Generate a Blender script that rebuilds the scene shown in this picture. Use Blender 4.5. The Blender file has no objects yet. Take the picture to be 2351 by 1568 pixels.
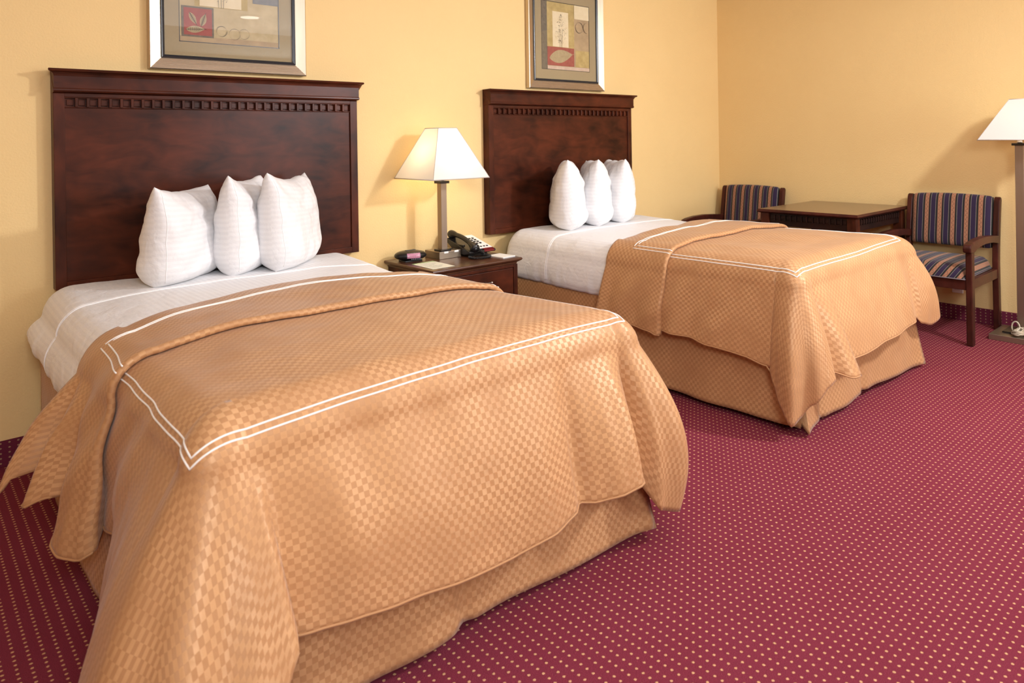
import bpy, bmesh, math, random
import numpy as np
from mathutils import Vector, Matrix, noise
random.seed(7)
PI = math.pi
sc = bpy.context.scene
COL = sc.collection

# ------------------------------------------------------------------ node helpers
class NT:
    def __init__(s, name):
        s.m = bpy.data.materials.new(name); s.m.use_nodes = True
        s.t = s.m.node_tree; s.t.nodes.clear()
        s.out = s.t.nodes.new('ShaderNodeOutputMaterial')
    def n(s, typ, **kw):
        d = s.t.nodes.new(typ)
        for k, v in kw.items():
            if k.startswith('i_'): d.inputs[k[2:].replace('_', ' ')].default_value = v
            else: setattr(d, k, v)
        return d
    def l(s, a, b): s.t.links.new(a, b)
    def math(s, op, a, b=None, c=None):
        d = s.t.nodes.new('ShaderNodeMath'); d.operation = op
        for i, v in enumerate((a, b, c)):
            if v is None: continue
            if isinstance(v, (int, float)): d.inputs[i].default_value = v
            else: s.l(v, d.inputs[i])
        return d.outputs[0]
    def mix(s, fac, a, b, typ='RGBA'):
        d = s.t.nodes.new('ShaderNodeMix'); d.data_type = typ
        i0, i1 = (6, 7) if typ == 'RGBA' else (2, 3)
        for i, v in ((0, fac), (i0, a), (i1, b)):
            if isinstance(v, (int, float)): d.inputs[i].default_value = v
            elif isinstance(v, tuple): d.inputs[i].default_value = v if len(v) == 4 else (*v, 1)
            else: s.l(v, d.inputs[i])
        return d.outputs[2 if typ == 'RGBA' else 0]
    def pbsdf(s, color=None, rough=.5, metal=0., spec=None, **kw):
        b = s.t.nodes.new('ShaderNodeBsdfPrincipled')
        if color is not None:
            if isinstance(color, tuple): b.inputs['Base Color'].default_value = (*color[:3], 1)
            else: s.l(color, b.inputs['Base Color'])
        if isinstance(rough, (int, float)): b.inputs['Roughness'].default_value = rough
        else: s.l(rough, b.inputs['Roughness'])
        b.inputs['Metallic'].default_value = metal
        if spec is not None: b.inputs['Specular IOR Level'].default_value = spec
        for k, v in kw.items():
            k = k.replace('_', ' ')
            if isinstance(v, (int, float, tuple)): b.inputs[k].default_value = v
            else: s.l(v, b.inputs[k])
        s.l(b.outputs[0], s.out.inputs[0]); return b
    def bump(s, h, strength=.3, dist=.002, bsdf=None):
        d = s.n('ShaderNodeBump'); d.inputs['Strength'].default_value = strength
        d.inputs['Distance'].default_value = dist; s.l(h, d.inputs['Height'])
        if bsdf: s.l(d.outputs[0], bsdf.inputs['Normal'])
        return d.outputs[0]

def simple(name, color, rough=.5, metal=0., **kw):
    t = NT(name); t.pbsdf(color, rough, metal, **kw); return t.m

# ------------------------------------------------------------------ materials
def m_wall():
    t = NT('yellow_wall_paint'); tc = t.n('ShaderNodeTexCoord')
    n1 = t.n('ShaderNodeTexNoise', i_Scale=120., i_Detail=3., i_Roughness=.55); t.l(tc.outputs['Object'], n1.inputs['Vector'])
    n2 = t.n('ShaderNodeTexNoise', i_Scale=2.2, i_Detail=4.); t.l(tc.outputs['Object'], n2.inputs['Vector'])
    c = t.mix(n2.outputs[0], (.745, .525, .235), (.80, .58, .27))
    b = t.pbsdf(c, .62, 0, .35); t.bump(n1.outputs[0], .36, .0045, b); return t.m
def m_ceiling():
    t = NT('white_ceiling_paint'); tc = t.n('ShaderNodeTexCoord')
    n1 = t.n('ShaderNodeTexNoise', i_Scale=70., i_Detail=3.); t.l(tc.outputs['Object'], n1.inputs['Vector'])
    b = t.pbsdf((.78, .76, .70), .8); t.bump(n1.outputs[0], .4, .006, b); return t.m
def m_carpet(name, vertical=None, dark=False):
    # small tan dots in a rectangular lattice on claret pile
    t = NT(name); tc = t.n('ShaderNodeTexCoord'); sp = t.n('ShaderNodeSeparateXYZ'); t.l(tc.outputs['Object'], sp.inputs[0])
    wob = t.n('ShaderNodeTexNoise', i_Scale=260., i_Detail=2.); t.l(tc.outputs['Object'], wob.inputs['Vector'])
    a, b_ = {None: ('X', 'Y'), 'back': ('X', 'Z'), 'right': ('Y', 'Z')}[vertical]
    pa, pb = .0287, .0195
    oa, ob = (1.089, -2.326) if vertical is None else (-2.081, .0535)
    def cell(o, off, p):
        v = t.math('DIVIDE', t.math('SUBTRACT', sp.outputs[o], off), p)
        v = t.math('SUBTRACT', t.math('FRACT', t.math('ADD', v, .5)), .5)
        return t.math('ABSOLUTE', t.math('MULTIPLY', v, p))
    da, db = cell(a, oa, pa), cell(b_, ob, pb)
    r = t.math('SQRT', t.math('ADD', t.math('MULTIPLY', da, da), t.math('MULTIPLY', t.math('MULTIPLY', db, 1.1), t.math('MULTIPLY', db, 1.1))))
    r = t.math('ADD', r, t.math('MULTIPLY', t.math('SUBTRACT', wob.outputs[0], .5), .0035))
    mr = t.n('ShaderNodeMapRange'); mr.interpolation_type = 'SMOOTHSTEP'; t.l(r, mr.inputs[0])
    for i, v in ((1, .0046), (2, .0030), (3, 0.), (4, 1.)): mr.inputs[i].default_value = v
    big = t.n('ShaderNodeTexNoise', i_Scale=5., i_Detail=5.); t.l(tc.outputs['Object'], big.inputs['Vector'])
    fine = t.n('ShaderNodeTexNoise', i_Scale=420., i_Detail=2.); t.l(tc.outputs['Object'], fine.inputs['Vector'])
    base = t.mix(fine.outputs[0], (.125, .016, .033), (.300, .046, .076))
    base = t.mix(t.math('MULTIPLY', big.outputs[0], .5), base, (.17, .017, .030))
    if dark: base = t.mix(.45, base, (.07, .012, .035))
    c = t.mix(mr.outputs[0], base, (.66, .36, .19) if not dark else (.40, .24, .14))
    b = t.pbsdf(c, .95, 0, .10)
    h = t.math('ADD', fine.outputs[0], t.math('MULTIPLY', mr.outputs[0], .4)); t.bump(h, .9, .004, b); return t.m
def m_damask(name, tint=1.0):
    # satin damask: a two-weave checker, the two weaves catch light in different directions
    t = NT(name); uv = t.n('ShaderNodeUVMap'); uv.uv_map = 'UVMap'
    ch = t.n('ShaderNodeTexChecker', i_Scale=1 / .0135); t.l(uv.outputs[0], ch.inputs['Vector'])
    f = ch.outputs['Fac']
    tc = t.n('ShaderNodeTexCoord'); n = t.n('ShaderNodeTexNoise', i_Scale=9., i_Detail=4.); t.l(tc.outputs['Object'], n.inputs['Vector'])
    a = tuple(v * tint for v in (.425, .215, .096)); b2 = tuple(v * tint for v in (.548, .302, .142))
    # woven contrast drifts softly over the cloth
    k = t.math('MULTIPLY', f, t.n('ShaderNodeMapRange').outputs[0])
    mr = t.t.nodes[-1]
    for nd in t.t.nodes:
        if nd.type == 'MAP_RANGE': mr = nd
    t.l(n.outputs[0], mr.inputs[0])
    for i, v in ((1, .35), (2, .62), (3, .35), (4, 1.)): mr.inputs[i].default_value = v
    c = t.mix(k, a, b2)
    rough = t.mix(f, .50, .40, 'FLOAT'); rot = t.mix(f, 0., .25, 'FLOAT')
    tan = t.n('ShaderNodeTangent'); tan.direction_type = 'UV_MAP'; tan.uv_map = 'UVMap'
    b = t.pbsdf(c, rough, 0, .55, Anisotropic=.75, Anisotropic_Rotation=rot, Specular_Tint=(1., .80, .58, 1.), Sheen_Weight=.12, Sheen_Roughness=.4)
    t.l(tan.outputs[0], b.inputs['Tangent'])
    n3 = t.n('ShaderNodeTexNoise', i_Scale=14., i_Detail=3.); t.l(tc.outputs['Object'], n3.inputs['Vector'])
    n2 = t.n('ShaderNodeTexNoise', i_Scale=500.); t.l(tc.outputs['Object'], n2.inputs['Vector'])
    bb = t.bump(n3.outputs[0], .30, .012); d2 = t.n('ShaderNodeBump', i_Strength=.12, i_Distance=.001)
    t.l(n2.outputs[0], d2.inputs['Height']); t.l(bb, d2.inputs['Normal']); t.l(d2.outputs[0], b.inputs['Normal']); return t.m
def m_linen(name='white_sateen_stripe'):
    t = NT(name); uv = t.n('ShaderNodeUVMap'); uv.uv_map = 'UVMap'; sp = t.n('ShaderNodeSeparateXYZ'); t.l(uv.outputs[0], sp.inputs[0])
    v = t.math('FRACT', t.math('DIVIDE', sp.outputs[1], .022)); f = t.math('GREATER_THAN', v, .5)
    c = t.mix(f, (.755, .748, .760), (.790, .783, .792)); rough = t.mix(f, .62, .42, 'FLOAT')
    tc = t.n('ShaderNodeTexCoord'); n = t.n('ShaderNodeTexNoise', i_Scale=16., i_Detail=5., i_Distortion=.6); t.l(tc.outputs['Object'], n.inputs['Vector'])
    b = t.pbsdf(c, rough, 0, .3, Sheen_Weight=.2); t.bump(n.outputs[0], .5, .012, b); return t.m
def m_wood(name, ca, cb, rough=.3, axis=0, coat=.05):
    t = NT(name); tc = t.n('ShaderNodeTexCoord'); mp = t.n('ShaderNodeMapping'); t.l(tc.outputs['Object'], mp.inputs[0])
    s = [9., 9., 9.]; s[axis] = 3.2; mp.inputs['Scale'].default_value = s
    n = t.n('ShaderNodeTexNoise', i_Scale=2.2, i_Detail=7., i_Distortion=.8); t.l(mp.outputs[0], n.inputs['Vector'])
    n2 = t.n('ShaderNodeTexNoise', i_Scale=4.5, i_Detail=3.); t.l(tc.outputs['Object'], n2.inputs['Vector'])
    f = t.math('ADD', t.math('MULTIPLY', n.outputs[0], .45), t.math('MULTIPLY', n2.outputs[0], .65))
    mr = t.n('ShaderNodeMapRange'); t.l(f, mr.inputs[0]); mr.inputs[1].default_value = .40; mr.inputs[2].default_value = .72
    c = t.mix(mr.outputs[0], ca, cb)
    b = t.pbsdf(c, rough + .08, 0, .16, Coat_Weight=coat, Coat_Roughness=.22)
    n3 = t.n('ShaderNodeTexNoise', i_Scale=60., i_Detail=3.); t.l(mp.outputs[0], n3.inputs['Vector']); t.bump(n3.outputs[0], .05, .001, b); return t.m
def m_stripe():
    # upholstery: purple, charcoal and tan bands with pale pinstripes and a small wavy vine in the tan band
    t = NT('striped_upholstery'); uv = t.n('ShaderNodeUVMap'); uv.uv_map = 'UVMap'; sp = t.n('ShaderNodeSeparateXYZ'); t.l(uv.outputs[0], sp.inputs[0])
    P = .0915
    x = t.math('MULTIPLY', t.math('FRACT', t.math('DIVIDE', sp.outputs[0], P * .855)), P); y = t.math('MULTIPLY', sp.outputs[1], 1.45)
    def band(lo, hi): return t.math('MULTIPLY', t.math('GREATER_THAN', x, lo), t.math('LESS_THAN', x, hi))
    tan, char, pur, cream, red = (.33, .155, .085), (.017, .016, .015), (.025, .013, .040), (.26, .23, .19), (.13, .027, .018)
    c = t.mix(0., char, char)
    c = t.mix(band(.0, .029), c, red); c = t.mix(band(.0012, .0278), c, tan)
    # vine
    w = t.math('MULTIPLY', t.math('SINE', t.math('MULTIPLY', y, 2 * PI / .040)), .0068)
    d = t.math('ABSOLUTE', t.math('SUBTRACT', t.math('SUBTRACT', x, .0145), w))
    vine = t.math('MULTIPLY', t.math('LESS_THAN', d, .0016), band(.004, .025))
    ph = t.math('ADD', t.math('DIVIDE', y, .020), .25)
    yy = t.math('MULTIPLY', t.math('SUBTRACT', t.math('FRACT', ph), .5), .020)
    par = t.math('SUBTRACT', t.math('MULTIPLY', t.math('MODULO', t.math('FLOOR', t.math('ADD', ph, 4000.)), 2.), 2.), 1.)
    dx = t.math('SUBTRACT', t.math('SUBTRACT', x, .0145), t.math('MULTIPLY', par, -.0042))
    rr = t.math('SQRT', t.math('ADD', t.math('MULTIPLY', dx, dx), t.math('MULTIPLY', yy, yy)))
    bud = t.math('LESS_THAN', rr, .0036)
    c = t.mix(t.math('MAXIMUM', vine, bud), c, (.19, .085, .055))
    c = t.mix(band(.0425, .0795), c, pur)
    c = t.mix(band(.0425, .0450), c, cream); c = t.mix(band(.0770, .0795), c, cream)
    n = t.n('ShaderNodeTexNoise', i_Scale=700.); tc = t.n('ShaderNodeTexCoord'); t.l(tc.outputs['Object'], n.inputs['Vector'])
    b = t.pbsdf(c, .85, 0, .25, Sheen_Weight=.15); t.bump(n.outputs[0], .4, .0015, b); return t.m
def m_brushed(name, col, rough=.32, axis=2):
    t = NT(name); tc = t.n('ShaderNodeTexCoord'); mp = t.n('ShaderNodeMapping'); t.l(tc.outputs['Object'], mp.inputs[0])
    s = [300., 300., 300.]; s[axis] = 4.; mp.inputs['Scale'].default_value = s
    n = t.n('ShaderNodeTexNoise', i_Scale=1.5, i_Detail=3.); t.l(mp.outputs[0], n.inputs['Vector'])
    c = t.mix(n.outputs[0], tuple(v * .86 for v in col), tuple(min(1, v * 1.1) for v in col))
    t.pbsdf(c, t.mix(n.outputs[0], rough - .06, rough + .08, 'FLOAT'), .9); return t.m
def m_shade():
    t = NT('white_lampshade_fabric'); tc = t.n('ShaderNodeTexCoord')
    n = t.n('ShaderNodeTexNoise', i_Scale=600., i_Detail=2.); t.l(tc.outputs['Object'], n.inputs['Vector'])
    d = t.n('ShaderNodeBsdfDiffuse', i_Color=(.84, .82, .80, 1)); tr = t.n('ShaderNodeBsdfTranslucent', i_Color=(.92, .87, .78, 1))
    mx = t.n('ShaderNodeMixShader'); mx.inputs[0].default_value = .33; t.l(d.outputs[0], mx.inputs[1]); t.l(tr.outputs[0], mx.inputs[2])
    t.l(mx.outputs[0], t.out.inputs[0]); nb = t.bump(n.outputs[0], .2, .001); t.l(nb, d.inputs['Normal']); return t.m
def m_glass():
    t = NT('picture_glass'); tr = t.n('ShaderNodeBsdfTransparent'); gl = t.n('ShaderNodeBsdfGlossy', i_Roughness=.0)
    fr = t.n('ShaderNodeFresnel', i_IOR=1.52); mx = t.n('ShaderNodeMixShader')
    gm = t.n('ShaderNodeNewGeometry'); t.l(t.math('MULTIPLY', t.math('MINIMUM', t.math('MULTIPLY', fr.outputs[0], 1.6), 1.), t.math('SUBTRACT', 1., gm.outputs['Backfacing'])), mx.inputs[0]); t.l(tr.outputs[0], mx.inputs[1]); t.l(gl.outputs[0], mx.inputs[2]); t.l(mx.outputs[0], t.out.inputs[0]); return t.m
def m_emit(name, col, st):
    t = NT(name); e = t.n('ShaderNodeEmission', i_Color=(*col, 1), i_Strength=st); t.l(e.outputs[0], t.out.inputs[0]); return t.m
def m_paint(name, ca, cb, scale=30., rough=.7):
    t = NT(name); tc = t.n('ShaderNodeTexCoord'); n = t.n('ShaderNodeTexNoise', i_Scale=scale, i_Detail=6., i_Roughness=.7); t.l(tc.outputs['Object'], n.inputs['Vector'])
    mr = t.n('ShaderNodeMapRange'); t.l(n.outputs[0], mr.inputs[0]); mr.inputs[1].default_value = .35; mr.inputs[2].default_value = .65
    t.pbsdf(t.mix(mr.outputs[0], ca, cb), rough); return t.m

M = dict(
    wall=m_wall(), ceil=m_ceiling(), carpet=m_carpet('claret_dotted_carpet'),
    cb_back=m_carpet('carpet_base_back', 'back', True), cb_right=m_carpet('carpet_base_right', 'right', True),
    damask=m_damask('gold_damask_satin'), skirt=m_damask('gold_damask_skirt', .97), linen=m_linen(),
    piping=simple('white_piping_cord', (.86, .84, .80), .6), seam=simple('white_hem_stitching', (.90, .89, .89), .6),
    wood=m_wood('dark_mahogany', (.022, .0058, .0030), (.098, .0215, .0085), .27, 0),
    woodv=m_wood('dark_mahogany_upright', (.026, .0065, .0034), (.092, .021, .0085), .27, 2),
    chairwood=m_wood('chair_mahogany', (.030, .0075, .0055), (.080, .019, .012), .26, 2),
    tabtop=m_wood('table_top_laminate', (.060, .022, .011), (.105, .040, .020), .22, 1, .6),
    tabdark=m_wood('table_base_wood', (.012, .006, .005), (.028, .010, .007), .35, 0),
    stripe=m_stripe(), nickel=m_brushed('brushed_champagne_nickel', (.31, .245, .19), .38),
    nickelh=m_brushed('brushed_nickel_box', (.36, .29, .22), .38, 0),
    chrome=simple('polished_chrome', (.75, .72, .68), .15, 1.), blackmetal=simple('black_enamel', (.012, .008, .007), .3),
    shade=m_shade(), trimtape=simple('shade_edge_tape', (.52, .47, .44), .7),
    frame=m_brushed('champagne_frame_leaf', (.60, .50, .38), .26, 0), framev=m_brushed('champagne_frame_leaf_upright', (.60, .50, .38), .30, 2),
    lip=simple('black_frame_lip', (.016, .018, .024), .28), glass=m_glass(),
    mat_board=m_paint('olive_tan_mat', (.300, .235, .125), (.335, .262, .145), 250.),
    blackplastic=simple('black_plastic', (.010, .010, .011), .28), darkgrey=simple('dark_key_grey', (.03, .032, .034), .4),
    white=simple('white_paper', (.82, .82, .80), .6), whiteplastic=simple('white_plastic', (.78, .74, .72), .4),
    red=simple('red_lens', (.16, .006, .008), .25), bulb=m_emit('lit_bulb_glass', (1., .84, .60), 5.),
    ticking=simple('mattress_ticking', (.70, .68, .64), .8), black=simple('dark_underbed_fabric', (.01, .01, .01), .9),
    cord=simple('clear_ivory_cord', (.50, .43, .32), .30),
)

# ------------------------------------------------------------------ geometry helpers
class MB:
    """collects shapes, then becomes ONE mesh object"""
    def __init__(s): s.v = []; s.f = []; s.mi = []; s.uv = []; s.cur = 0
    def add(s, vs, fs, uvs=None):
        o = len(s.v); s.v += [tuple(p) for p in vs]
        for i, f in enumerate(fs):
            s.f.append(tuple(o + k for k in f)); s.mi.append(s.cur)
            s.uv.append(uvs[i] if uvs else [(0., 0.)] * len(f))
        return s
    def box(s, x0, x1, y0, y1, z0, z1, R=None, c=(0, 0, 0)):
        vs = [(x, y, z) for z in (z0, z1) for y in (y0, y1) for x in (x0, x1)]
        if R is not None: vs = [tuple(R @ (Vector(p) - Vector(c)) + Vector(c)) for p in vs]
        return s.add(vs, [(0, 2, 3, 1), (4, 5, 7, 6), (0, 1, 5, 4), (2, 6, 7, 3), (0, 4, 6, 2), (1, 3, 7, 5)])
    def frustum(s, cx, cy, z0, hx0, hy0, z1, hx1, hy1, caps=True):
        vs = [(cx + a * h, cy + b * k, z) for z, h, k in ((z0, hx0, hy0), (z1, hx1, hy1)) for a, b in ((-1, -1), (1, -1), (1, 1), (-1, 1))]
        fs = [(i, (i + 1) % 4, 4 + (i + 1) % 4, 4 + i) for i in range(4)]
        if caps: fs += [(3, 2, 1, 0), (4, 5, 6, 7)]
        return s.add(vs, fs)
    def prism(s, pts, axis, a, b):
        """polygon pts (2D) extruded along axis from a to b"""
        n = len(pts); mk = {'x': lambda p, t: (t, p[0], p[1]), 'y': lambda p, t: (p[0], t, p[1]), 'z': lambda p, t: (p[0], p[1], t)}[axis]
        vs = [mk(p, t) for t in (a, b) for p in pts]
        fs = [(i, (i + 1) % n, n + (i + 1) % n, n + i) for i in range(n)] + [tuple(range(n))[::-1], tuple(range(n, 2 * n))]
        return s.add(vs, fs)
    def tube(s, pts, r, n=8, closed=False):
        pts = [Vector(p) for p in pts]; N = len(pts); vs = []; up = None
        for i, p in enumerate(pts):
            a = pts[(i - 1) % N] if closed or i > 0 else p; b = pts[(i + 1) % N] if closed or i < N - 1 else p
            d = (b - a).normalized() if (b - a).length > 1e-9 else Vector((1, 0, 0))
            if up is None: up = Vector((0, 0, 1)) if abs(d.z) < .9 else Vector((1, 0, 0))
            u = (up - d * up.dot(d)); u = u.normalized() if u.length > 1e-6 else d.orthogonal().normalized(); up = u; w = d.cross(u)
            rr = r[i] if isinstance(r, (list, tuple)) else r
            vs += [tuple(p + (u * math.cos(2 * PI * k / n) + w * math.sin(2 * PI * k / n)) * rr) for k in range(n)]
        fs = [(i * n + k, i * n + (k + 1) % n, ((i + 1) % N) * n + (k + 1) % n, ((i + 1) % N) * n + k) for i in range(N if closed else N - 1) for k in range(n)]
        if not closed: fs += [tuple(range(n))[::-1], tuple((N - 1) * n + k for k in range(n))]
        return s.add(vs, fs)
    def lathe(s, prof, cx, cy, n=24):
        vs = [(cx + r * math.cos(2 * PI * k / n), cy + r * math.sin(2 * PI * k / n), z) for r, z in prof for k in range(n)]
        fs = [(i * n + k, i * n + (k + 1) % n, (i + 1) * n + (k + 1) % n, (i + 1) * n + k) for i in range(len(prof) - 1) for k in range(n)]
        fs += [tuple(range(n))[::-1], tuple((len(prof) - 1) * n + k for k in range(n))]
        return s.add(vs, fs)
    def grid(s, P, UV=None, closed_u=False):
        """P: array (nu,nv,3)"""
        nu, nv = P.shape[:2]; o = len(s.v); s.v += [tuple(map(float, p)) for p in P.reshape(-1, 3)]
        for i in range(nu if closed_u else nu - 1):
            for j in range(nv - 1):
                q = [(i, j), ((i + 1) % nu, j), ((i + 1) % nu, j + 1), (i, j + 1)]
                s.f.append(tuple(o + a * nv + b for a, b in q)); s.mi.append(s.cur)
                s.uv.append([tuple(map(float, UV[a, b])) for a, b in q] if UV is not None else [(0., 0.)] * 4)
        return s
    def build(s, name, mat, parent=None, origin=(0, 0, 0), smooth=False, bevel=0, seg=2, subsurf=0, solid=0, soff=-1., merge=False, recalc=True):
        me = bpy.data.meshes.new(name); o = Vector(origin)
        me.from_pydata([tuple(Vector(p) - o) for p in s.v], [], s.f)
        mats = mat if isinstance(mat, (list, tuple)) else [mat]
        for m in mats: me.materials.append(m)
        ul = me.uv_layers.new(name='UVMap'); k = 0
        for i, p in enumerate(me.polygons):
            p.material_index = s.mi[i]; p.use_smooth = smooth
            for c in s.uv[i]: ul.data[k].uv = c; k += 1
        if recalc or merge:
            bm = bmesh.new(); bm.from_mesh(me)
            if merge: bmesh.ops.remove_doubles(bm, verts=bm.verts, dist=1e-5)
            if recalc: bmesh.ops.recalc_face_normals(bm, faces=bm.faces)
            bm.to_mesh(me); bm.free()
        ob = bpy.data.objects.new(name, me); COL.objects.link(ob)
        if parent is not None: ob.parent = parent
        else: ob.location = o
        if parent is not None and parent.type != 'EMPTY' and s_sub(parent): pass
        if solid: md = ob.modifiers.new('thickness', 'SOLIDIFY'); md.thickness = solid; md.offset = soff
        if bevel: md = ob.modifiers.new('bevel', 'BEVEL'); md.width = bevel; md.segments = seg; md.limit_method = 'ANGLE'; md.angle_limit = .6
        if subsurf: md = ob.modifiers.new('sub', 'SUBSURF'); md.levels = subsurf; md.render_levels = subsurf
        return ob
def s_sub(p): return False
def tag(o, label, cat, group=None):
    o['label'] = label; o['category'] = cat
    if group: o['group'] = group
    return o
def thing(name, label, cat, loc, group=None):
    o = bpy.data.objects.new(name, None); COL.objects.link(o); o.location = loc; o.empty_display_size = .1
    return tag(o, label, cat, group)
def struct(o): o['kind'] = 'structure'; return o
def dup(root, loc, label, rz=None):
    r = root.copy(); COL.objects.link(r); r.location = loc; r['label'] = label
    if rz is not None: r.rotation_euler = (0, 0, rz)
    for ch in list(root.children):
        c = ch.copy(); COL.objects.link(c); c.parent = r
        for g in list(ch.children):
            d = g.copy(); COL.objects.link(d); d.parent = c
    return r
def interp(tab, x):
    """smooth monotone interpolation of rows (x, a, b, ...)"""
    T = np.array(tab, float); xs = T[:, 0]; x = np.asarray(x, float); i = np.clip(np.searchsorted(xs, x) - 1, 0, len(xs) - 2)
    f = np.clip((x - xs[i]) / np.maximum(xs[i + 1] - xs[i], 1e-9), 0, 1); g = .5 * f + .5 * f * f * (3 - 2 * f)
    return T[i, 1:] * (1 - g)[..., None] + T[i + 1, 1:] * g[..., None]

# ------------------------------------------------------------------ room shell
XR, CZ, XL, YF = 4.668, 2.425, -2.6, -6.2
T = .12
struct(MB().box(XL - T, XR + T, YF - T, T, -T, 0).build('floor', M['carpet']))
struct(MB().box(XL - T, XR + T, YF - T, T, CZ, CZ + T).build('ceiling', M['ceil']))
struct(MB().box(XL - T, XR + T, 0, T, 0, CZ).build('wall_back', M['wall']))
struct(MB().box(XR, XR + T, YF, 0, 0, CZ).build('wall_right', M['wall']))
struct(MB().box(XL - T, XL, YF, 0, 0, CZ).build('wall_left', M['wall']))
wx0, wx1, wz0, wz1 = 2.35, 4.25, .70, 2.15
f = MB().box(XL - T, wx0, YF - T, YF, 0, CZ).box(wx1, XR + T, YF - T, YF, 0, CZ).box(wx0, wx1, YF - T, YF, 0, wz0).box(wx0, wx1, YF - T, YF, wz1, CZ)
struct(f.build('wall_front', M['wall']))
w = MB()
for a, b, c, d in ((wx0, wx1, wz0, wz0 + .05), (wx0, wx1, wz1 - .05, wz1), (wx0, wx0 + .05, wz0, wz1), (wx1 - .05, wx1, wz0, wz1), ((wx0 + wx1) / 2 - .025, (wx0 + wx1) / 2 + .025, wz0, wz1)): w.box(a, b, YF - .08, YF - .03, c, d)
struct(w.build('window_1', M['whiteplastic']))
struct(MB().box(XL, XR, -.012, 0, 0, .100).build('baseboard_back', M['cb_back'], bevel=.003))
struct(MB().box(XR - .012, XR, YF, -.012, 0, .100).build('baseboard_right', M['cb_right'], bevel=.003))

# ------------------------------------------------------------------ headboards
HB_W, HBX1, HBX2 = 1.41, -.226, 2.040
def make_headboard(x):
    O = (x, 0, .668); t = thing('headboard', 'wide dark mahogany headboard on the wall behind the nearer bed', 'headboard', O, 'dark wooden headboards')
    zb, e = .668, .022; X0, X1 = x + e, x + HB_W - e
    # crown: cap board, cove and frieze board with a bead below
    pts = [(0, 1.561), (-.096, 1.561), (-.098, 1.556), (-.096, 1.551), (-.086, 1.547), (-.080, 1.540), (-.078, 1.532), (-.078, 1.484), (-.080, 1.480), (-.0805, 1.474), (-.076, 1.469), (-.060, 1.467), (-.052, 1.464), (0, 1.464)]
    m = MB(); m.prism([(a, b) for a, b in pts[:]], 'x', X0, X1)
    m.v = [(q[0] + (-1 if q[0] < x + .5 * HB_W else 1) * max(0, (-q[1] - .078)) * 1.1, q[1], q[2]) for q in m.v]
    m.build('crown', M['wood'], t, O)
    sw = a_in = .062
    for xa, xb in ((X0, x + sw), (x + HB_W - sw, X1)):
        MB().box(xa, xb, -.056, 0, zb, 1.464).build('stile', M['woodv'], t, O, bevel=.0015)
    MB().box(x + sw, x + HB_W - sw, -.056, 0, 1.449, 1.464).build('top_rail', M['wood'], t, O, bevel=.001)
    MB().box(x + sw, x + HB_W - sw, -.047, -.004, zb + .03, 1.405).build('panel', M['wood'], t, O, bevel=.001)
    MB().box(x + sw, x + HB_W - sw, -.056, 0, zb, zb + .03).build('bottom_rail', M['wood'], t, O, bevel=.001)
    d = MB(); d.box(x + sw, x + HB_W - sw, -.040, -.002, 1.405, 1.449)
    d.box(x + sw, x + HB_W - sw, -.053, -.038, 1.444, 1.449).box(x + sw, x + HB_W - sw, -.053, -.038, 1.405, 1.410)
    n = 31; p = (HB_W - 2 * sw) / n
    for i in range(n):
        c = x + sw + (i + .5) * p; d.box(c - .0125, c + .0125, -.046, -.038, 1.415, 1.439)
        if i < n - 1: d.box(c + p / 2 - .0055, c + p / 2 + .0055, -.060, -.038, 1.408, 1.446)
    d.build('dentil_molding', M['wood'], t, O, bevel=.0018)
    return t
hb = make_headboard(HBX1)
dup(hb, (HBX2, 0, .668), 'dark mahogany headboard on the wall behind the farther bed by the corner')

# ------------------------------------------------------------------ framed prints
def ring(m, cx, cz, y, r, w, a0=0, a1=2 * PI, n=40):
    vs = []; N = n + 1
    for i in range(N):
        a = a0 + (a1 - a0) * i / n; ww = w * (.7 + .5 * math.sin(a * 1.7 + cx * 9))
        for q in (r - ww / 2, r + ww / 2): vs.append((cx + q * math.cos(a), y, cz + q * math.sin(a)))
    m.add(vs, [(2 * i, 2 * i + 1, 2 * i + 3, 2 * i + 2) for i in range(n)])
def leaf(m, cx, cz, y, L, W, ang, n=18):
    c, s_ = math.cos(ang), math.sin(ang); top, bot = [], []
    for i in range(n + 1):
        u = i / n; h = W / 2 * math.sin(PI * u ** .85) ** .9; x = (u - .5) * L
        top.append((x, h)); bot.append((x, -h))
    poly = top + bot[::-1][1:-1]
    m.add([(cx + a * c - b * s_, y, cz + a * s_ + b * c) for a, b in poly], [tuple(range(len(poly)))])
def quad(m, x0, x1, z0, z1, y): m.add([(x0, y, z0), (x1, y, z0), (x1, y, z1), (x0, y, z1)], [(0, 1, 2, 3)])
ART = dict(sand=m_paint('print_sand', (.42, .33, .17), (.52, .42, .24), 18.), dark=m_paint('print_charcoal', (.10, .085, .060), (.17, .14, .095), 60.),
           must=m_paint('print_mustard', (.36, .26, .085), (.50, .38, .15), 14.), cream=m_paint('print_cream', (.66, .55, .34), (.72, .62, .42), 20.),
           red=m_paint('print_red', (.26, .045, .035), (.34, .075, .055), 40.), leafc=m_paint('print_leaf', (.32, .25, .13), (.42, .33, .18), 60.),
           ink=simple('print_ink', (.045, .035, .035), .7), pink=m_paint('print_pinkish', (.50, .36, .27), (.58, .45, .34), 30.), brown=m_paint('print_brown', (.33, .235, .13), (.43, .31, .17), 12.),
           blue=m_paint('print_slate', (.15, .155, .16), (.23, .23, .22), 60.))
AK = list(ART)
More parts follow.
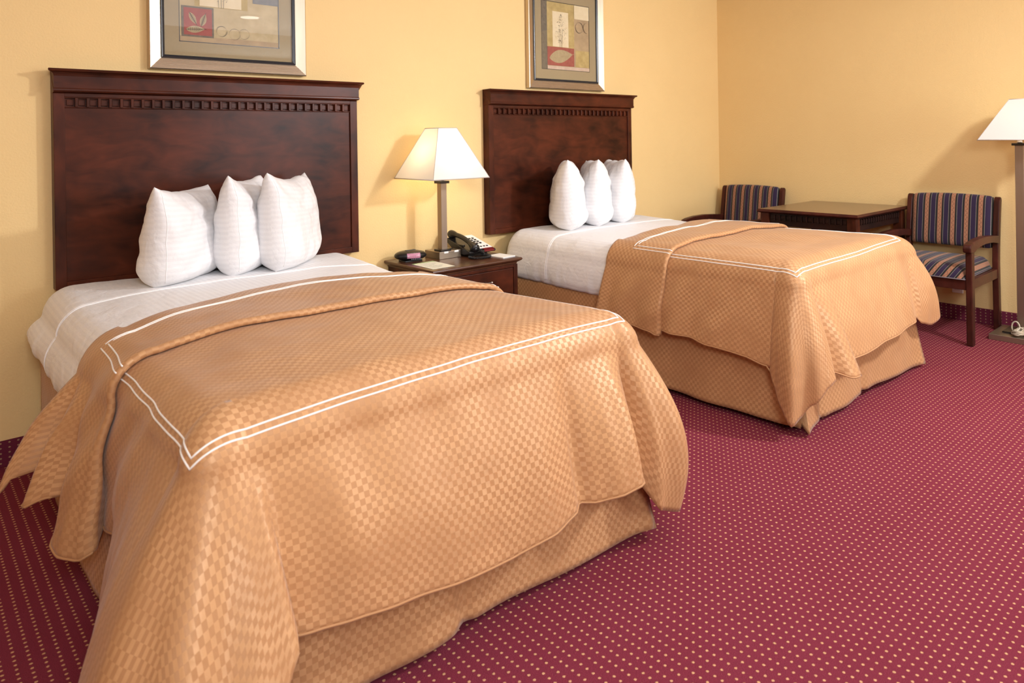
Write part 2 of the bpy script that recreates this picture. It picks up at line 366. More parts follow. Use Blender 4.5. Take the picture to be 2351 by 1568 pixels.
def art_mesh(items, yb):
    m = MB()
    for k, (kind, matk, *a) in enumerate(items):
        m.cur = AK.index(matk); y = yb - .0003 * (k + 1) if kind != 'base' else yb
        if kind in ('q', 'base'): quad(m, *a, y)
        elif kind == 'ring': ring(m, a[0], a[1], y, a[2], a[3], *a[4:])
        elif kind == 'leaf': leaf(m, a[0], a[1], y, *a[2:])
        elif kind == 'veins':
            cx, cz, L, W, ang = a; c, s_ = math.cos(ang), math.sin(ang)
            def P(u, v): return (cx + u * c - v * s_, cz + u * s_ + v * c)
            def seg(p, q, w=.0009):
                d = Vector((q[0] - p[0], 0, q[1] - p[1])).normalized(); nn = Vector((-d.z, 0, d.x)) * w
                m.add([(p[0] - nn.x, y, p[1] - nn.z), (q[0] - nn.x, y, q[1] - nn.z), (q[0] + nn.x, y, q[1] + nn.z), (p[0] + nn.x, y, p[1] + nn.z)], [(0, 1, 2, 3)])
            seg(P(-L / 2, 0), P(L / 2 * 1.15, 0))
            for i in range(1, 9):
                u = -L / 2 + L * i / 10
                for sg in (-1, 1): h = W * .40 * math.sin(PI * (i + .8) / 10); seg(P(u, 0), P(u + h * .7, sg * h), .0006)
        elif kind == 'tree':
            x0, x1, z0, z1, seed = a; R_ = random.Random(seed); cx = (x0 + x1) / 2
            for st in (-.012, 0., .010): m.add([(cx + st - .0008, y, z0), (cx + st + .0008, y, z0), (cx + st * 1.5 + .0006, y, z0 + (z1 - z0) * .55), (cx + st * 1.5 - .0006, y, z0 + (z1 - z0) * .55)], [(0, 1, 2, 3)])
            for i in range(230):
                h = R_.random(); z = z0 + (z1 - z0) * (.12 + .86 * h); hw = (x1 - x0) * .46 * math.sin(PI * min(1, .25 + h * .72)) * (.5 + .5 * math.sin(h * 17 + seed) ** 2)
                x = cx + R_.uniform(-hw, hw); r = R_.uniform(.0012, .0034); an = R_.uniform(0, PI)
                m.add([(x + r * math.cos(an + q * PI / 2) * (1 if q % 2 else .45), y, z + r * math.sin(an + q * PI / 2) * (1 if q % 2 else .45)) for q in range(4)], [(0, 1, 2, 3)])
    return m
def make_frame(x, label, items):
    z0, W, H = 1.585, .731, .722; O = (x, 0, z0); X1, Z1 = x + W, z0 + H
    t = thing('framed_print', label, 'picture', O, 'framed prints above the beds')
    # moulding: wide champagne slope falling inward + thin black inner lip, mitred
    def ringm(prof):
        m = MB(); n = len(prof)
        corners = ((x, z0, 1, 1), (X1, z0, -1, 1), (X1, Z1, -1, -1), (x, Z1, 1, -1))
        vs = [(cx + sx * d, y, cz + sz * d) for cx, cz, sx, sz in corners for d, y in prof]
        fs = []
        for c in range(4):
            for k in range(n): fs.append((c * n + k, c * n + (k + 1) % n, ((c + 1) % 4) * n + (k + 1) % n, ((c + 1) % 4) * n + k))
        m.add(vs, fs); m.mi = [1 if (i // n) % 2 else 0 for i in range(len(fs))]; return m
    ringm([(0, -.002), (0, -.034), (.004, -.037), (.0535, -.022), (.0535, -.002)]).build('frame', [M['frame'], M['framev']], t, O)
    ringm([(.0535, -.004), (.0535, -.028), (.057, -.029), (.0665, -.024), (.0665, -.004)]).build('inner_lip', [M['lip'], M['lip']], t, O)
    a = .131
    mm = MB()
    for q in ((x + .06, X1 - .06, z0 + .06, z0 + a), (x + .06, X1 - .06, Z1 - a, Z1 - .06), (x + .06, x + a, z0 + a, Z1 - a), (X1 - a, X1 - .06, z0 + a, Z1 - a)): mm.box(q[0], q[1], -.0145, -.0125, q[2], q[3])
    mm.build('mat_board', M['mat_board'], t, O)
    li = MB()
    for q in ((x + a, X1 - a, z0 + a, z0 + a + .0035), (x + a, X1 - a, Z1 - a - .0035, Z1 - a), (x + a, x + a + .0035, z0 + a, Z1 - a), (X1 - a - .0035, X1 - a, z0 + a, Z1 - a)): li.box(q[0], q[1], -.0142, -.012, q[2], q[3])
    li.build('mat_edge_line', M['lip'], t, O)
    art_mesh(items, -.0115).build('artwork', [ART[k] for k in AK], t, O, recalc=False)
    MB().box(x + .055, X1 - .055, -.0190, -.0175, z0 + .055, Z1 - .055).build('glass_pane', M['glass'], t, O)
    return t
x = .160
make_frame(x, 'framed leaf print over the nearer headboard, its glass reflecting the ceiling light', [
    ('base', 'sand', x + .12, x + .61, 1.70, 2.19), ('q', 'brown', x + .13, x + .60, 1.715, 1.745), ('q', 'must', x + .20, x + .445, 1.885, 2.18), ('q', 'cream', x + .223, x + .415, 1.888, 2.15),
    ('q', 'blue', x + .47, x + .60, 1.925, 2.18), ('q', 'dark', x + .142, x + .285, 1.742, 1.882), ('q', 'red', x + .152, x + .277, 1.750, 1.874),
    ('leaf', 'leafc', x + .192, 1.826, .062, .026, -1.05), ('leaf', 'leafc', x + .238, 1.822, .062, .028, 1.25), ('leaf', 'leafc', x + .203, 1.777, .084, .032, .08),
    ('veins', 'ink', x + .192, 1.826, .062, .02, -1.05), ('veins', 'ink', x + .238, 1.822, .062, .02, 1.25), ('veins', 'ink', x + .203, 1.777, .084, .024, .08),
    ('ring', 'dark', x + .321, 1.777, .024, .0022), ('ring', 'dark', x + .381, 1.768, .026, .0013), ('ring', 'dark', x + .426, 1.772, .024, .0011),
    ('tree', 'ink', x + .24, x + .40, 1.885, 2.14, 3)])
x = 2.428
make_frame(x, 'framed print of a small tree over a red leaf square, above the farther headboard', [
    ('base', 'sand', x + .12, x + .61, 1.70, 2.19), ('q', 'brown', x + .445, x + .60, 1.73, 2.075), ('q', 'must', x + .46, x + .60, 1.745, 1.86), ('q', 'dark', x + .13, x + .187, 1.71, 2.18), ('q', 'must', x + .186, x + .447, 1.87, 2.175),
    ('q', 'cream', x + .238, x + .390, 1.874, 2.112), ('q', 'cream', x + .449, x + .60, 2.078, 2.175), ('q', 'pink', x + .187, x + .60, 1.71, 1.742), ('q', 'red', x + .186, x + .443, 1.745, 1.871),
    ('leaf', 'leafc', x + .315, 1.811, .225, .088, .16), ('veins', 'brown', x + .315, 1.811, .225, .088, .16),
    ('ring', 'ink', x + .497, 2.021, .037, .0035), ('ring', 'ink', x + .576, 2.024, .037, .0035, .5 * PI, 1.5 * PI), ('tree', 'ink', x + .25, x + .38, 1.872, 2.10, 5)])

# ------------------------------------------------------------------ beds
ZT = .690
def lump(x, y, z, s, a): return noise.noise(Vector((x * s, y * s, z * s))) * a
class Drape:
    """a cloth laid over the mattress: flat top, rolled edges, a hem curve given by a table along the perimeter"""
    def __init__(s, cx, w, Lf, ztop, rc, prof, left, foot, right, skew, O, seed):
        s.cx, s.w, s.Lf, s.zt, s.rc, s.O = cx, w, Lf, ztop, rc, O
        s.prof = prof; s.left, s.foot, s.right, s.skew, s.seed = left, foot, right, skew, seed
        s.sq = .38; s.crown = .02; s.ws = w - rc; s.Lc = Lf - rc; P = np.array(prof); s.tf = P[-1, 0] + (s.Lc - P[-1, 1])
    def Lh(s, t):
        P = np.array(s.prof); t = float(t)
        if t >= P[-1, 0]: return P[-1, 1] + t - P[-1, 0], 0.
        return float(np.interp(t, P[:, 0], P[:, 1])), float(np.interp(t, P[:, 0], P[:, 2]))
    def hem(s, side, t, u):
        """-> (out, z, tangential shift) at the hem"""
        if side == 'foot': r = interp(s.foot, u)
        elif side == 'L': r = interp(s.left, t)
        else: r = interp(s.right, t)
        return r
    def col(s, base, n, tan, h, hem, rho, r, kc=1.):
        """point on a hanging column: base=(x,y) at the flat edge, n outward, rho 0..1 from the edge to the hem"""
        rc = s.rc + h; q0 = (s.rc * PI / 2) / s.O
        if rho < q0:
            th = rho / q0 * PI / 2; out = rc * kc * math.sin(th); z = s.zt - s.rc + rc * math.cos(th); k = 0
            hz = hem
            out += 0
            tg = 0.
        else:
            k = (rho - q0) / (1 - q0); e = k ** 1.02
            z0 = s.zt - s.rc; z = z0 + (hem[1] - z0) * k; out = rc * kc + (hem[0] + h * .5 - rc * kc) * e; tg = hem[2] * k ** 1.3
            out += (.010 + (hem[3] if len(hem) > 3 else 0)) * math.sin(PI * k)
        p = Vector((base[0] + n[0] * out + tan[0] * tg, base[1] + n[1] * out + tan[1] * tg, z))
        return p
    def P(s, sx, t):
        a = abs(sx) - s.ws; b = t - s.tf; sg = 1 if sx > 0 else -1
        L, h = s.Lh(t); L += float(interp(s.skew, sx)[0]) * max(0, 1 - t / .5)
        if a <= 0 and b <= 0:
            x, y = s.cx + sx, -L; z = s.zt + h + lump(x, y, s.seed, 3.2, .012) * min(1, -a * 8, max(.0, -b * 8) + .0) + lump(x, y, s.seed + 3, 11, .0022)
            if t < .04: z -= (.04 - t) * .25
            return Vector((x, y, z))
        if b <= 0:
            hm = s.hem('R' if sg > 0 else 'L', t, 0); p = s.col((s.cx + sg * s.ws, -L), (sg, 0), (0, -1), h, hm, min(1, a / s.O), a)
        elif a <= 0:
            hm = s.hem('foot', t, 1 + (sx + s.ws) / (2 * s.ws) * 10); p = s.col((s.cx + sx, -s.Lc), (0, -1), (1, 0), 0, hm, min(1, b / s.O), b)
        else:
            a_, b_ = a, b; r = math.hypot(a_, b_); ph = math.atan2(b_, a_); rm = s.O / max(math.cos(ph), math.sin(ph)); u = ph / (PI / 2)
            n = (sg * math.cos(ph), -math.sin(ph)); tn = (-sg * math.sin(ph) * (1 if sg < 0 else 1), -math.cos(ph))
            hm = s.hem('foot', t, u if sg < 0 else 12 - u)
            # scale so the roll keeps its radius while the fall reaches the hem at rm
            kc = 1 + s.sq * math.sin(2 * ph) ** 1.5; rho = r / rm; q0 = (s.rc * PI / 2) / s.O; qq = (s.rc * (PI / 2 + kc - 1)) / rm
            rho = rho / qq * q0 if rho < qq else q0 + (rho - qq) / (1 - qq) * (1 - q0)
            p = s.col((s.cx + sg * s.ws, -s.Lc), n, (1, 0), 0, hm, rho, r, kc)
        k = min(1., max(a, b) * 5)
        if a > 0 and b > 0: nn = Vector((n[0], n[1], 0)); wd_, wf = 0., 0.; fl_ = math.sin(ph * 2) ** 2 * max(0., min(1., (rho - .35) / .5)) * .013 * math.cos(ph * 12.5 + .6)
        elif a > 0: nn = Vector((sg, 0, 0)); wd_, wf, fl_ = min(1, max(0, -b) / .25), 0., 0.
        else: nn = Vector((0, -1, 0)); wd_, wf, fl_ = 0., min(1, max(0, -a) / .2), 0.
        d = lump(p.x * 1.0, p.y * 1.0, p.z * .45 + s.seed, 6.5, .010) * k + fl_
        if wd_: d += noise.noise(Vector(((-p.y - p.z) * 8.5 + s.seed, (-p.y + p.z) * 1.6, s.seed * 1.3))) * .012 * k * wd_
        if wf: d += noise.noise(Vector(((p.x + p.z * .25) * 7. + s.seed, p.z * 1.4, s.seed * 2.3))) * .009 * k * wf
        p += nn * d; p.z = max(p.z, .012)
        return p
    def Q(s, sx, t):
        p = s.P(sx, t); L = -p.y; f = min(1, max(0, (s.Lf - .15 - L) / .6))
        p.z -= s.crown * min(1, abs(sx) / s.ws) ** 4 * (.25 + .75 * f) * min(1, max(0, (p.z - .35) / .3)); return p
    def mesh(s):
        m = MB(); ns = 76; S = np.linspace(-s.ws, s.ws, ns)
        Pp = np.array(s.prof); ts = [0]
        step = .0115
        while ts[-1] < s.tf:
            inz = Pp[1, 0] - .03 < ts[-1] < Pp[-1, 0] + .02
            ts.append(min(s.tf, ts[-1] + (step * .55 if inz else step)))
        ts = np.array(ts); nr = 44; R = np.linspace(0, 1, nr) ** .95 * s.O
        def G(pairs):
            A = np.array([[tuple(s.Q(a, b)) for a, b in row] for row in pairs]); U = np.array([[(a + 2, b + 2) for a, b in row] for row in pairs]); m.grid(A, U)
        G([[(a, b) for b in ts] for a in S])
        G([[(-s.ws - r, b) for b in ts] for r in R]); G([[(s.ws + r, b) for b in ts] for r in R])
        G([[(a, s.tf + r) for r in R] for a in S])
        nc = 44
        for sg in (-1, 1):
            rows = []
            for i in range(nc + 1):
                ph = PI / 2 * i / nc; rm = s.O / max(math.cos(ph), math.sin(ph))
                rows.append([(sg * (s.ws + max(1e-9, q * rm * math.cos(ph) / s.O)), s.tf + max(1e-9, q * rm * math.sin(ph) / s.O)) for q in R])
            G(rows)
        return m
    def line(s, pts, step=.012):
        out = []
        for (a, b), (c, d) in zip(pts[:-1], pts[1:]):
            n = max(2, int(math.hypot(c - a, d - b) / step))
            for i in range(n):
                f = i / n; u, v = a + (c - a) * f, b + (d - b) * f; e = 1e-3
                p = s.Q(u, v); n1 = (s.Q(u + e, v) - s.Q(u - e, v)).cross(s.Q(u, v + e) - s.Q(u, v - e))
                if n1.length > 1e-12:
                    n1.normalize(); L_, h_ = s.Lh(v)
                    # the cloth's outer face: up on top, outward on the falls
                    if abs(u) <= s.ws and v <= s.tf:
                        if n1.z < 0 and not (s.prof[1][0] < v < s.prof[-1][0]): n1 = -n1
                    elif n1.dot(Vector((p.x - s.cx, p.y + s.Lc - .3, .25))) < 0: n1 = -n1
                    p = p + n1 * .0035
                out.append(p)
        return out

def fabric_skirt(x0, x1, yf, y0, ztop, tab_side, seed, O, parent, flare=.03):
    """tailored bed skirt: long side, foot, side, with open box pleats at the foot corners"""
    pts = []; n = 90
    # perimeter stations: (x, y, nx, ny, kind)
    st = []
    for i in range(n + 1): f = i / n; st.append((x0, y0 + (yf - y0) * f, -1, 0, min(f, 1 - f) * (y0 - yf), 0))
    pl = [(x0, yf, .030, .022), (x0, yf, .024, .026), (x0 + .030, yf, -.010, -.030), (x0 + .040, yf, .0, -.030), (x0 + .050, yf, .0, -.010)]
    m = MB(); rows = 22; cols = []
    def colm(bx, by, nx, ny, fl, zb, wav, uu):
        c = []
        for j in range(rows + 1):
            k = j / rows; z = ztop + (zb - ztop) * k; o = fl * k ** 1.4 + wav * k
            c.append(((bx + nx * o, by + ny * o, z), (uu + 7, z + 5)))
        cols.append(c)
    # left side
    L = y0 - yf; uu = 0
    for i in range(n + 1):
        f = i / n; y = y0 + (yf + .004 - y0) * f; wv = .006 * math.sin(f * 23 + seed) + lump(f * L, 0, seed, 5, .020) - (.0 if f < .97 else .012 * (f - .97) / .03)
        zb = .026 + .012 * (1 + math.sin(f * 7 + seed * 2)) * .5 * (1 if f < .9 else .4)
        colm(x0, y, -1, 0, flare * min(1, f * L / .8), zb, wv * min(1, f * L / .6), f * L)
    # corner gusset: two knife folds then the foot panel
    G = [(.006, .012, -.05, .018), (.020, .004, .02, .020), (.024, .010, -.035, .024), (.034, .002, .015, .020), (.036, .014, -.03, .02)]
    for k, (dx, dy, fl, zb) in enumerate(G): colm(x0 + dx, yf + .012 - dy + .01, -.55, -.8, .03 + fl * .5, zb, 0, L + .02 * k)
    Wd = x1 - x0; n2 = 100
    for i in range(n2 + 1):
        f = i / n2; x = x0 + .004 + (Wd - .008) * f; e = min(f, 1 - f) * Wd
        wv = .006 * math.sin(f * 15 + seed) + lump(x, 3, seed, 5, .016) - .016 * math.exp(-((f - .47) / .02) ** 2) - .012 * math.exp(-((f - .13) / .02) ** 2)
        cf = flare + (.034 * math.exp(-e / .05)); nx = -.5 * math.exp(-f * Wd / .10) + .5 * math.exp(-(1 - f) * Wd / .10)
        zb = .018 + .016 * (.5 - .5 * math.cos(f * 2 * PI)) + lump(x, 9, seed, 4, .008); colm(x, yf, nx, -1, cf, zb, wv, L + .2 + f * Wd)
    for k, (dx, dy, fl, zb) in enumerate(G[::-1]): colm(x1 - dx, yf + .012 - dy + .01, .55, -.8, .03 + fl * .5, zb, 0, L + .4 + Wd + .02 * k)
    for i in range(n + 1):
        f = 1 - i / n; y = y0 + (yf + .004 - y0) * f; wv = .006 * math.sin(f * 19 + seed) + lump(f * L, 5, seed, 5, .020)
        colm(x1, y, 1, 0, flare, .024, wv, L + .6 + Wd + (1 - f) * L)
    A = np.array([[p for p, _ in c] for c in cols]); U = np.array([[u for _, u in c] for c in cols]); m.grid(A, U)
    return m.build('bed_skirt', M['skirt'], parent, O, smooth=True, solid=.003, recalc=False)

def rounded_slab(x0, x1, y0, y1, z0, z1, r, seed, puff=.0, nx=60, ny=60):
    """a soft box (mattress) as one closed grid"""
    m = MB(); n = 10; prof = []
    for i in range(n + 1): a = PI / 2 * i / n; prof.append((r * (1 - math.cos(a)), z0 + r * .5 * (1 - math.sin(a)) if 0 else z0 + r * (1 - math.sin(a)) * .35))
    prof = [(r * .35 * (1 - math.sin(PI / 2 * i / 5)), z0 + r * .35 * (1 - math.cos(PI / 2 * i / 5))) for i in range(6)] + [(r * (1 - math.cos(PI / 2 * i / n)), z1 - r + r * math.sin(PI / 2 * i / n)) for i in range(n + 1)]
    rings = []
    for d, z in prof:
        ring_ = []; cr = max(.001, .09 - d * .6)
        for cx, cy, a0 in ((x1 - d - cr, y1 - d - cr, 0), (x0 + d + cr, y1 - d - cr, PI / 2), (x0 + d + cr, y0 + d + cr, PI), (x1 - d - cr, y0 + d + cr, 1.5 * PI)):
            for k in range(7): a = a0 + PI / 2 * k / 6; ring_.append((cx + cr * math.cos(a), cy + cr * math.sin(a), z))
        rings.append(ring_)
    N = len(rings[0]); vs = [p for r_ in rings for p in r_]
    fs = [(i * N + k, i * N + (k + 1) % N, (i + 1) * N + (k + 1) % N, (i + 1) * N + k) for i in range(len(rings) - 1) for k in range(N)]
    fs += [tuple(range(N))[::-1], tuple((len(rings) - 1) * N + k for k in range(N))]
    m.add(vs, fs); return m

def make_bed(x0, x1, Lf, lab, prof, left, foot, right, skew, sheet_left, O_, seed, lift=0.):
    cx, w = (x0 + x1) / 2, (x1 - x0) / 2; O = (cx, -1.0, 0)
    bed = thing('bed', lab['bed'], 'bed', O, 'made up double beds')
    MB().box(x0 + .04, x1 - .04, -Lf + .05, -.12, .0, .16).build('bed_base', M['black'], bed, O)
    MB().box(x0 + .025, x1 - .025, -Lf + .03, -.10, .16, .405).build('box_spring', M['ticking'], bed, O, bevel=.02)
    rounded_slab(x0 + .016, x1 - .016, -Lf + .02, -.105, .407, ZT - .045, .07, 1).build('mattress', M['ticking'], bed, O, smooth=True)
    fabric_skirt(x0, x1, -Lf + .02, -.10, .415, None, seed, O, bed)
    # white top sheet, tucked at the sides, with a stitched cuff
    yA, yB = -.072, -1.30; m = MB(); sr = .105
    ys = np.linspace(0, 1, 110); nS = 120; rows, uvs = [], []
    def sheet_pt(u, v):
        """u -1..1 across incl. drops ; v along (0 head)"""
        y = yA + (yB - yA) * v; L = -y; head = max(0, 1 - (L - .072) / .09)
        fl = w - sr; tot = fl + sr * PI / 2 + .19; q = abs(u) * tot; sg = 1 if u > 0 else -1
        drop_head = .055 * head ** 2.2
        if q <= fl: x, z = q, ZT
        elif q <= fl + sr * PI / 2: th = (q - fl) / sr; x = fl + sr * math.sin(th); z = ZT - sr + sr * math.cos(th)
        else:
            k = (q - fl - sr * PI / 2) / .19; so = float(interp(sheet_left, L)[0]) if sg < 0 else .01; zb = float(interp(sheet_left, L)[1]) if sg < 0 else .42
            z = ZT - sr + (zb - (ZT - sr)) * k; x = w + so * math.sin(PI * min(1, k * .9)) ** .8 + .010 * k * (1 if k < .9 else .3)
            x += lump(L * 3, z * .8, seed, 7, .010) * k
        x -= .03 * head ** 2; z -= drop_head + (lab['crown'] - .005) * min(1, abs(q) / fl) ** 4 * min(1, max(0, (L - .15) / .45)) * min(1, max(0, (z - .45) / .2))
        if q < fl + sr: z += lump(sg * x, y, seed, 5, .006) + lump(sg * x, y, seed + 5, 16, .0015)
        if L < .46: z += .0035
        return (cx + sg * x, y, z)
    us = np.linspace(-1, 1, nS); A = np.array([[sheet_pt(u, v) for v in ys] for u in us]); tot = w + .25
    U = np.array([[(v * (yA - yB), u * tot + 3) for v in ys] for u in us]); m.grid(A, U)
    sh = m.build('bed_sheet', M['linen'], None, O, smooth=True, solid=.004, recalc=False); tag(sh, lab['sheet'], 'sheet', 'white striped sheets')
    sm = MB()
    vv = (.46 - .072) / (-yB + yA)
    for dv in (0, .009): sm.tube([Vector(sheet_pt(u, vv + dv)) + Vector((math.copysign(.0052 * min(1, max(0, (abs(u) - .58) / .18)), u), 0, .0050 * (1 - min(1, max(0, (abs(u) - .66) / .16))))) for u in np.linspace(-.97, .97, 120)], .0014 if dv else .0019, 5)
    sm.build('hem_stitching', M['seam'], sh, O, smooth=True)
    # gold comforter
    d = Drape(cx, w + .008, Lf, ZT + .018 + lift, .105, prof, left, foot, right, skew, O_, seed)
    d.crown = lab['crown']; co = d.mesh().build('comforter', M['damask'], None, O, smooth=True, solid=.007, soff=0, merge=True, recalc=True); tag(co, lab['comf'], 'comforter', 'gold checked comforters')
    (aL, aR, hL, hR, fL, fR) = lab['pipe']
    for off in (0, .0165):
        o2 = d.ws - off
        MB().tube(d.line([(-o2 - lab['aLh'], hL + off), (-o2 - aL, d.tf + fL - off), (0, d.tf + .092 - off), (o2 + aR, d.tf + fR - off), (o2 + aR, hR + off), (0, (hL + hR) / 2 + off), (-o2 - lab['aLh'], hL + off)]), .0024, 6).build('piping', M['piping'], co, O, smooth=True)
    # stitched hem roll along the edge
    e = d.O * .998
    hem = d.line([(-d.ws - e, .003), (-d.ws - e, d.tf)], .015)
    for i in range(41): 
        ph = PI / 2 * i / 40; rm = d.O / max(math.cos(ph), math.sin(ph)) * .998; hem.append(d.Q(-d.ws - max(1e-6, rm * math.cos(ph)), d.tf + max(1e-6, rm * math.sin(ph))))
    hem += d.line([(-d.ws, d.tf + e), (d.ws, d.tf + e)], .015)
    for i in range(40, -1, -1):
        ph = PI / 2 * i / 40; rm = d.O / max(math.cos(ph), math.sin(ph)) * .998; hem.append(d.Q(d.ws + max(1e-6, rm * math.cos(ph)), d.tf + max(1e-6, rm * math.sin(ph))))
    hem += d.line([(d.ws + e, d.tf), (d.ws + e, .003)], .015)
    MB().tube(hem, .0034, 6).build('hem', M['skirt'], co, O, smooth=True)
    return d

PROF1 = [(0, 0.9, 0.016), (0.43, 1.335, 0.024), (0.442, 1.346, 0.02), (0.452, 1.343, 0.011), (0.475, 1.32, 0.009), (0.51, 1.285, 0.007), (0.525, 1.282, 0.002), (0.575, 1.335, 0)]
left1 = [(0, 0.325, 0.285, 0.02, .024), (0.035, 0.29, 0.33, 0, .018), (0.07, 0.175, 0.35, 0, 0), (0.11, 0.24, 0.31, 0, .012), (0.145, 0.28, 0.275, 0.0, .015), (0.18, 0.235, 0.3, 0, 0), (0.215, 0.165, 0.3, 0, 0), (0.25, 0.2, 0.26, 0, 0), (0.3, 0.225, 0.215, 0, 0), (0.36, 0.215, 0.205, 0, 0), (0.42, 0.18, 0.2, 0, 0), (0.445, 0.15, 0.22, 0, 0), (0.5, 0.12, 0.25, 0, 0), (0.58, 0.125, 0.255, 0, 0), (0.66, 0.115, 0.27, 0, 0), (0.73, 0.14, 0.24, 0, 0), (0.8, 0.185, 0.16, 0, 0), (0.87, 0.19, 0.14, 0, 0.005), (0.95, 0.215, 0.12, 0, 0.015), (1.05, 0.27, 0.08, 0, 0.03), (1.12, 0.31, 0.06, 0, 0.035)]
foot1 = [(0, 0.31, 0.06, 0, 0.035), (0.25, 0.36, 0.03, 0, 0.035), (0.5, 0.385, 0.02, 0, 0.02), (0.75, 0.36, 0.1, 0, 0.0), (0.92, 0.31, 0.22, 0, 0), (1.0, 0.275, 0.3, 0.02, 0), (1.12, 0.19, 0.29, 0.04, 0), (1.3, 0.165, 0.262, 0, 0), (1.8, 0.18, 0.258, 0, 0.0), (2.6, 0.195, 0.25, 0, 0.01), (3.6, 0.2, 0.238, 0, 0.01), (5, 0.2, 0.218, 0, 0.01), (6.4, 0.205, 0.205, 0, 0.01), (7.6, 0.205, 0.215, 0, 0.01), (8.4, 0.195, 0.232, 0, 0), (8.8, 0.165, 0.238, 0, -0.015), (9.2, 0.2, 0.235, 0, 0), (9.8, 0.24, 0.245, 0, 0.01), (10.4, 0.25, 0.255, 0, 0.015), (10.8, 0.2, 0.26, 0, 0), (11.05, 0.15, 0.22, 0, -0.02), (11.2, 0.22, 0.12, 0, 0.03), (11.4, 0.245, 0.09, 0, 0.065), (11.6, 0.25, 0.09, 0, 0.065), (11.8, 0.24, 0.12, 0, 0.04), (12, 0.22, 0.2, 0, 0.02)]
right1 = [(0, 0.2, 0.28, 0, 0), (0.2, 0.16, 0.25, 0, 0), (0.4, 0.2, 0.24, 0, 0), (0.8, 0.17, 0.26, 0, 0), (1.12, 0.24, 0.2, 0, 0)]
skew1 = [(-.6, .085), (-.4, .02), (0, -.09), (.3, -.09), (.6, -.02)]
d1 = make_bed(-.262, 1.068, 1.985, dict(aLh=.078, crown=.032, pipe=(.135, .062, .13, .13, .112, .085), bed='nearer double bed with a gold checked skirt reaching the carpet', sheet='white striped sheet on the nearer bed, hanging over its left edge',
              comf='gold checked comforter on the nearer bed, one corner flaring to the carpet'), PROF1, left1, foot1, right1, skew1,
              [(.07, .02, .50), (.15, .045, .49), (.3, .045, .46), (.45, .03, .44), (.6, .03, .42), (1.4, .01, .41)], .56, 2)
PROF2 = [(0, 0.9, 0.016), (0.39, 1.295, 0.024), (0.402, 1.306, 0.02), (0.412, 1.303, 0.011), (0.435, 1.28, 0.009), (0.47, 1.245, 0.007), (0.485, 1.242, 0.002), (0.535, 1.295, 0)]
left2 = [(0, 0.19, 0.345, -0.02, 0), (0.06, 0.17, 0.34, 0, 0), (0.14, 0.18, 0.325, 0, 0), (0.24, 0.17, 0.318, 0, 0), (0.34, 0.185, 0.31, 0, 0), (0.39, 0.18, 0.295, 0, 0), (0.41, 0.16, 0.3, 0, 0), (0.47, 0.13, 0.31, 0, 0), (0.54, 0.165, 0.32, 0, 0), (0.62, 0.185, 0.318, 0, 0), (0.72, 0.17, 0.318, 0, 0), (0.82, 0.185, 0.305, 0, 0), (0.92, 0.17, 0.298, 0, 0), (1.0, 0.165, 0.29, 0, 0), (1.08, 0.16, 0.27, 0, 0)]
foot2 = [(0, 0.16, 0.25, 0, 0), (0.1, 0.18, 0.2, 0, 0.01), (0.2, 0.215, 0.13, 0, 0.02), (0.32, 0.245, 0.065, 0, 0.03), (0.42, 0.235, 0.095, 0, 0.03), (0.55, 0.225, 0.15, 0, 0.02), (0.75, 0.25, 0.225, 0, 0.01), (0.86, 0.235, 0.24, 0, 0.0), (0.96, 0.165, 0.235, 0, -0.01), (1.1, 0.185, 0.25, 0.01, 0), (1.5, 0.25, 0.225, 0.02, 0), (1.95, 0.255, 0.225, 0.03, 0), (2.15, 0.19, 0.268, 0, 0), (2.5, 0.19, 0.27, 0, 0), (4, 0.2, 0.272, 0, 0), (6, 0.2, 0.28, 0, 0), (8, 0.2, 0.288, 0, 0), (9.5, 0.19, 0.298, 0, 0), (10.3, 0.165, 0.305, 0, -0.01), (10.8, 0.155, 0.285, 0, -0.01), (11.0, 0.17, 0.262, 0, 0.01), (11.3, 0.21, 0.24, 0, 0.03), (11.5, 0.265, 0.29, 0, 0.01), (11.7, 0.29, 0.32, 0, 0.01), (12, 0.22, 0.3, 0, 0)]
right2 = [(0, 0.2, 0.28, 0, 0), (0.2, 0.16, 0.27, 0, 0), (0.4, 0.2, 0.26, 0, 0), (0.8, 0.17, 0.27, 0, 0), (1.12, 0.22, 0.28, 0, 0)]
skew2 = [(-.6, .03), (-.3, .0), (0, -.04), (.3, -.10), (.6, -.15)]
d2 = make_bed(2.155, 3.425, 1.975, dict(aLh=.075, crown=.018, pipe=(.100, .0, .155, .13, .095, .072), bed='farther double bed near the corner, gold checked skirt below it', sheet='white striped sheet on the farther bed beside the nightstand',
              comf='gold checked comforter on the farther bed in front of the chairs and table'), PROF2, left2, foot2, right2, skew2,
              [(.07, .015, .43), (.3, .015, .415), (1.4, .01, .40)], .50, 9)

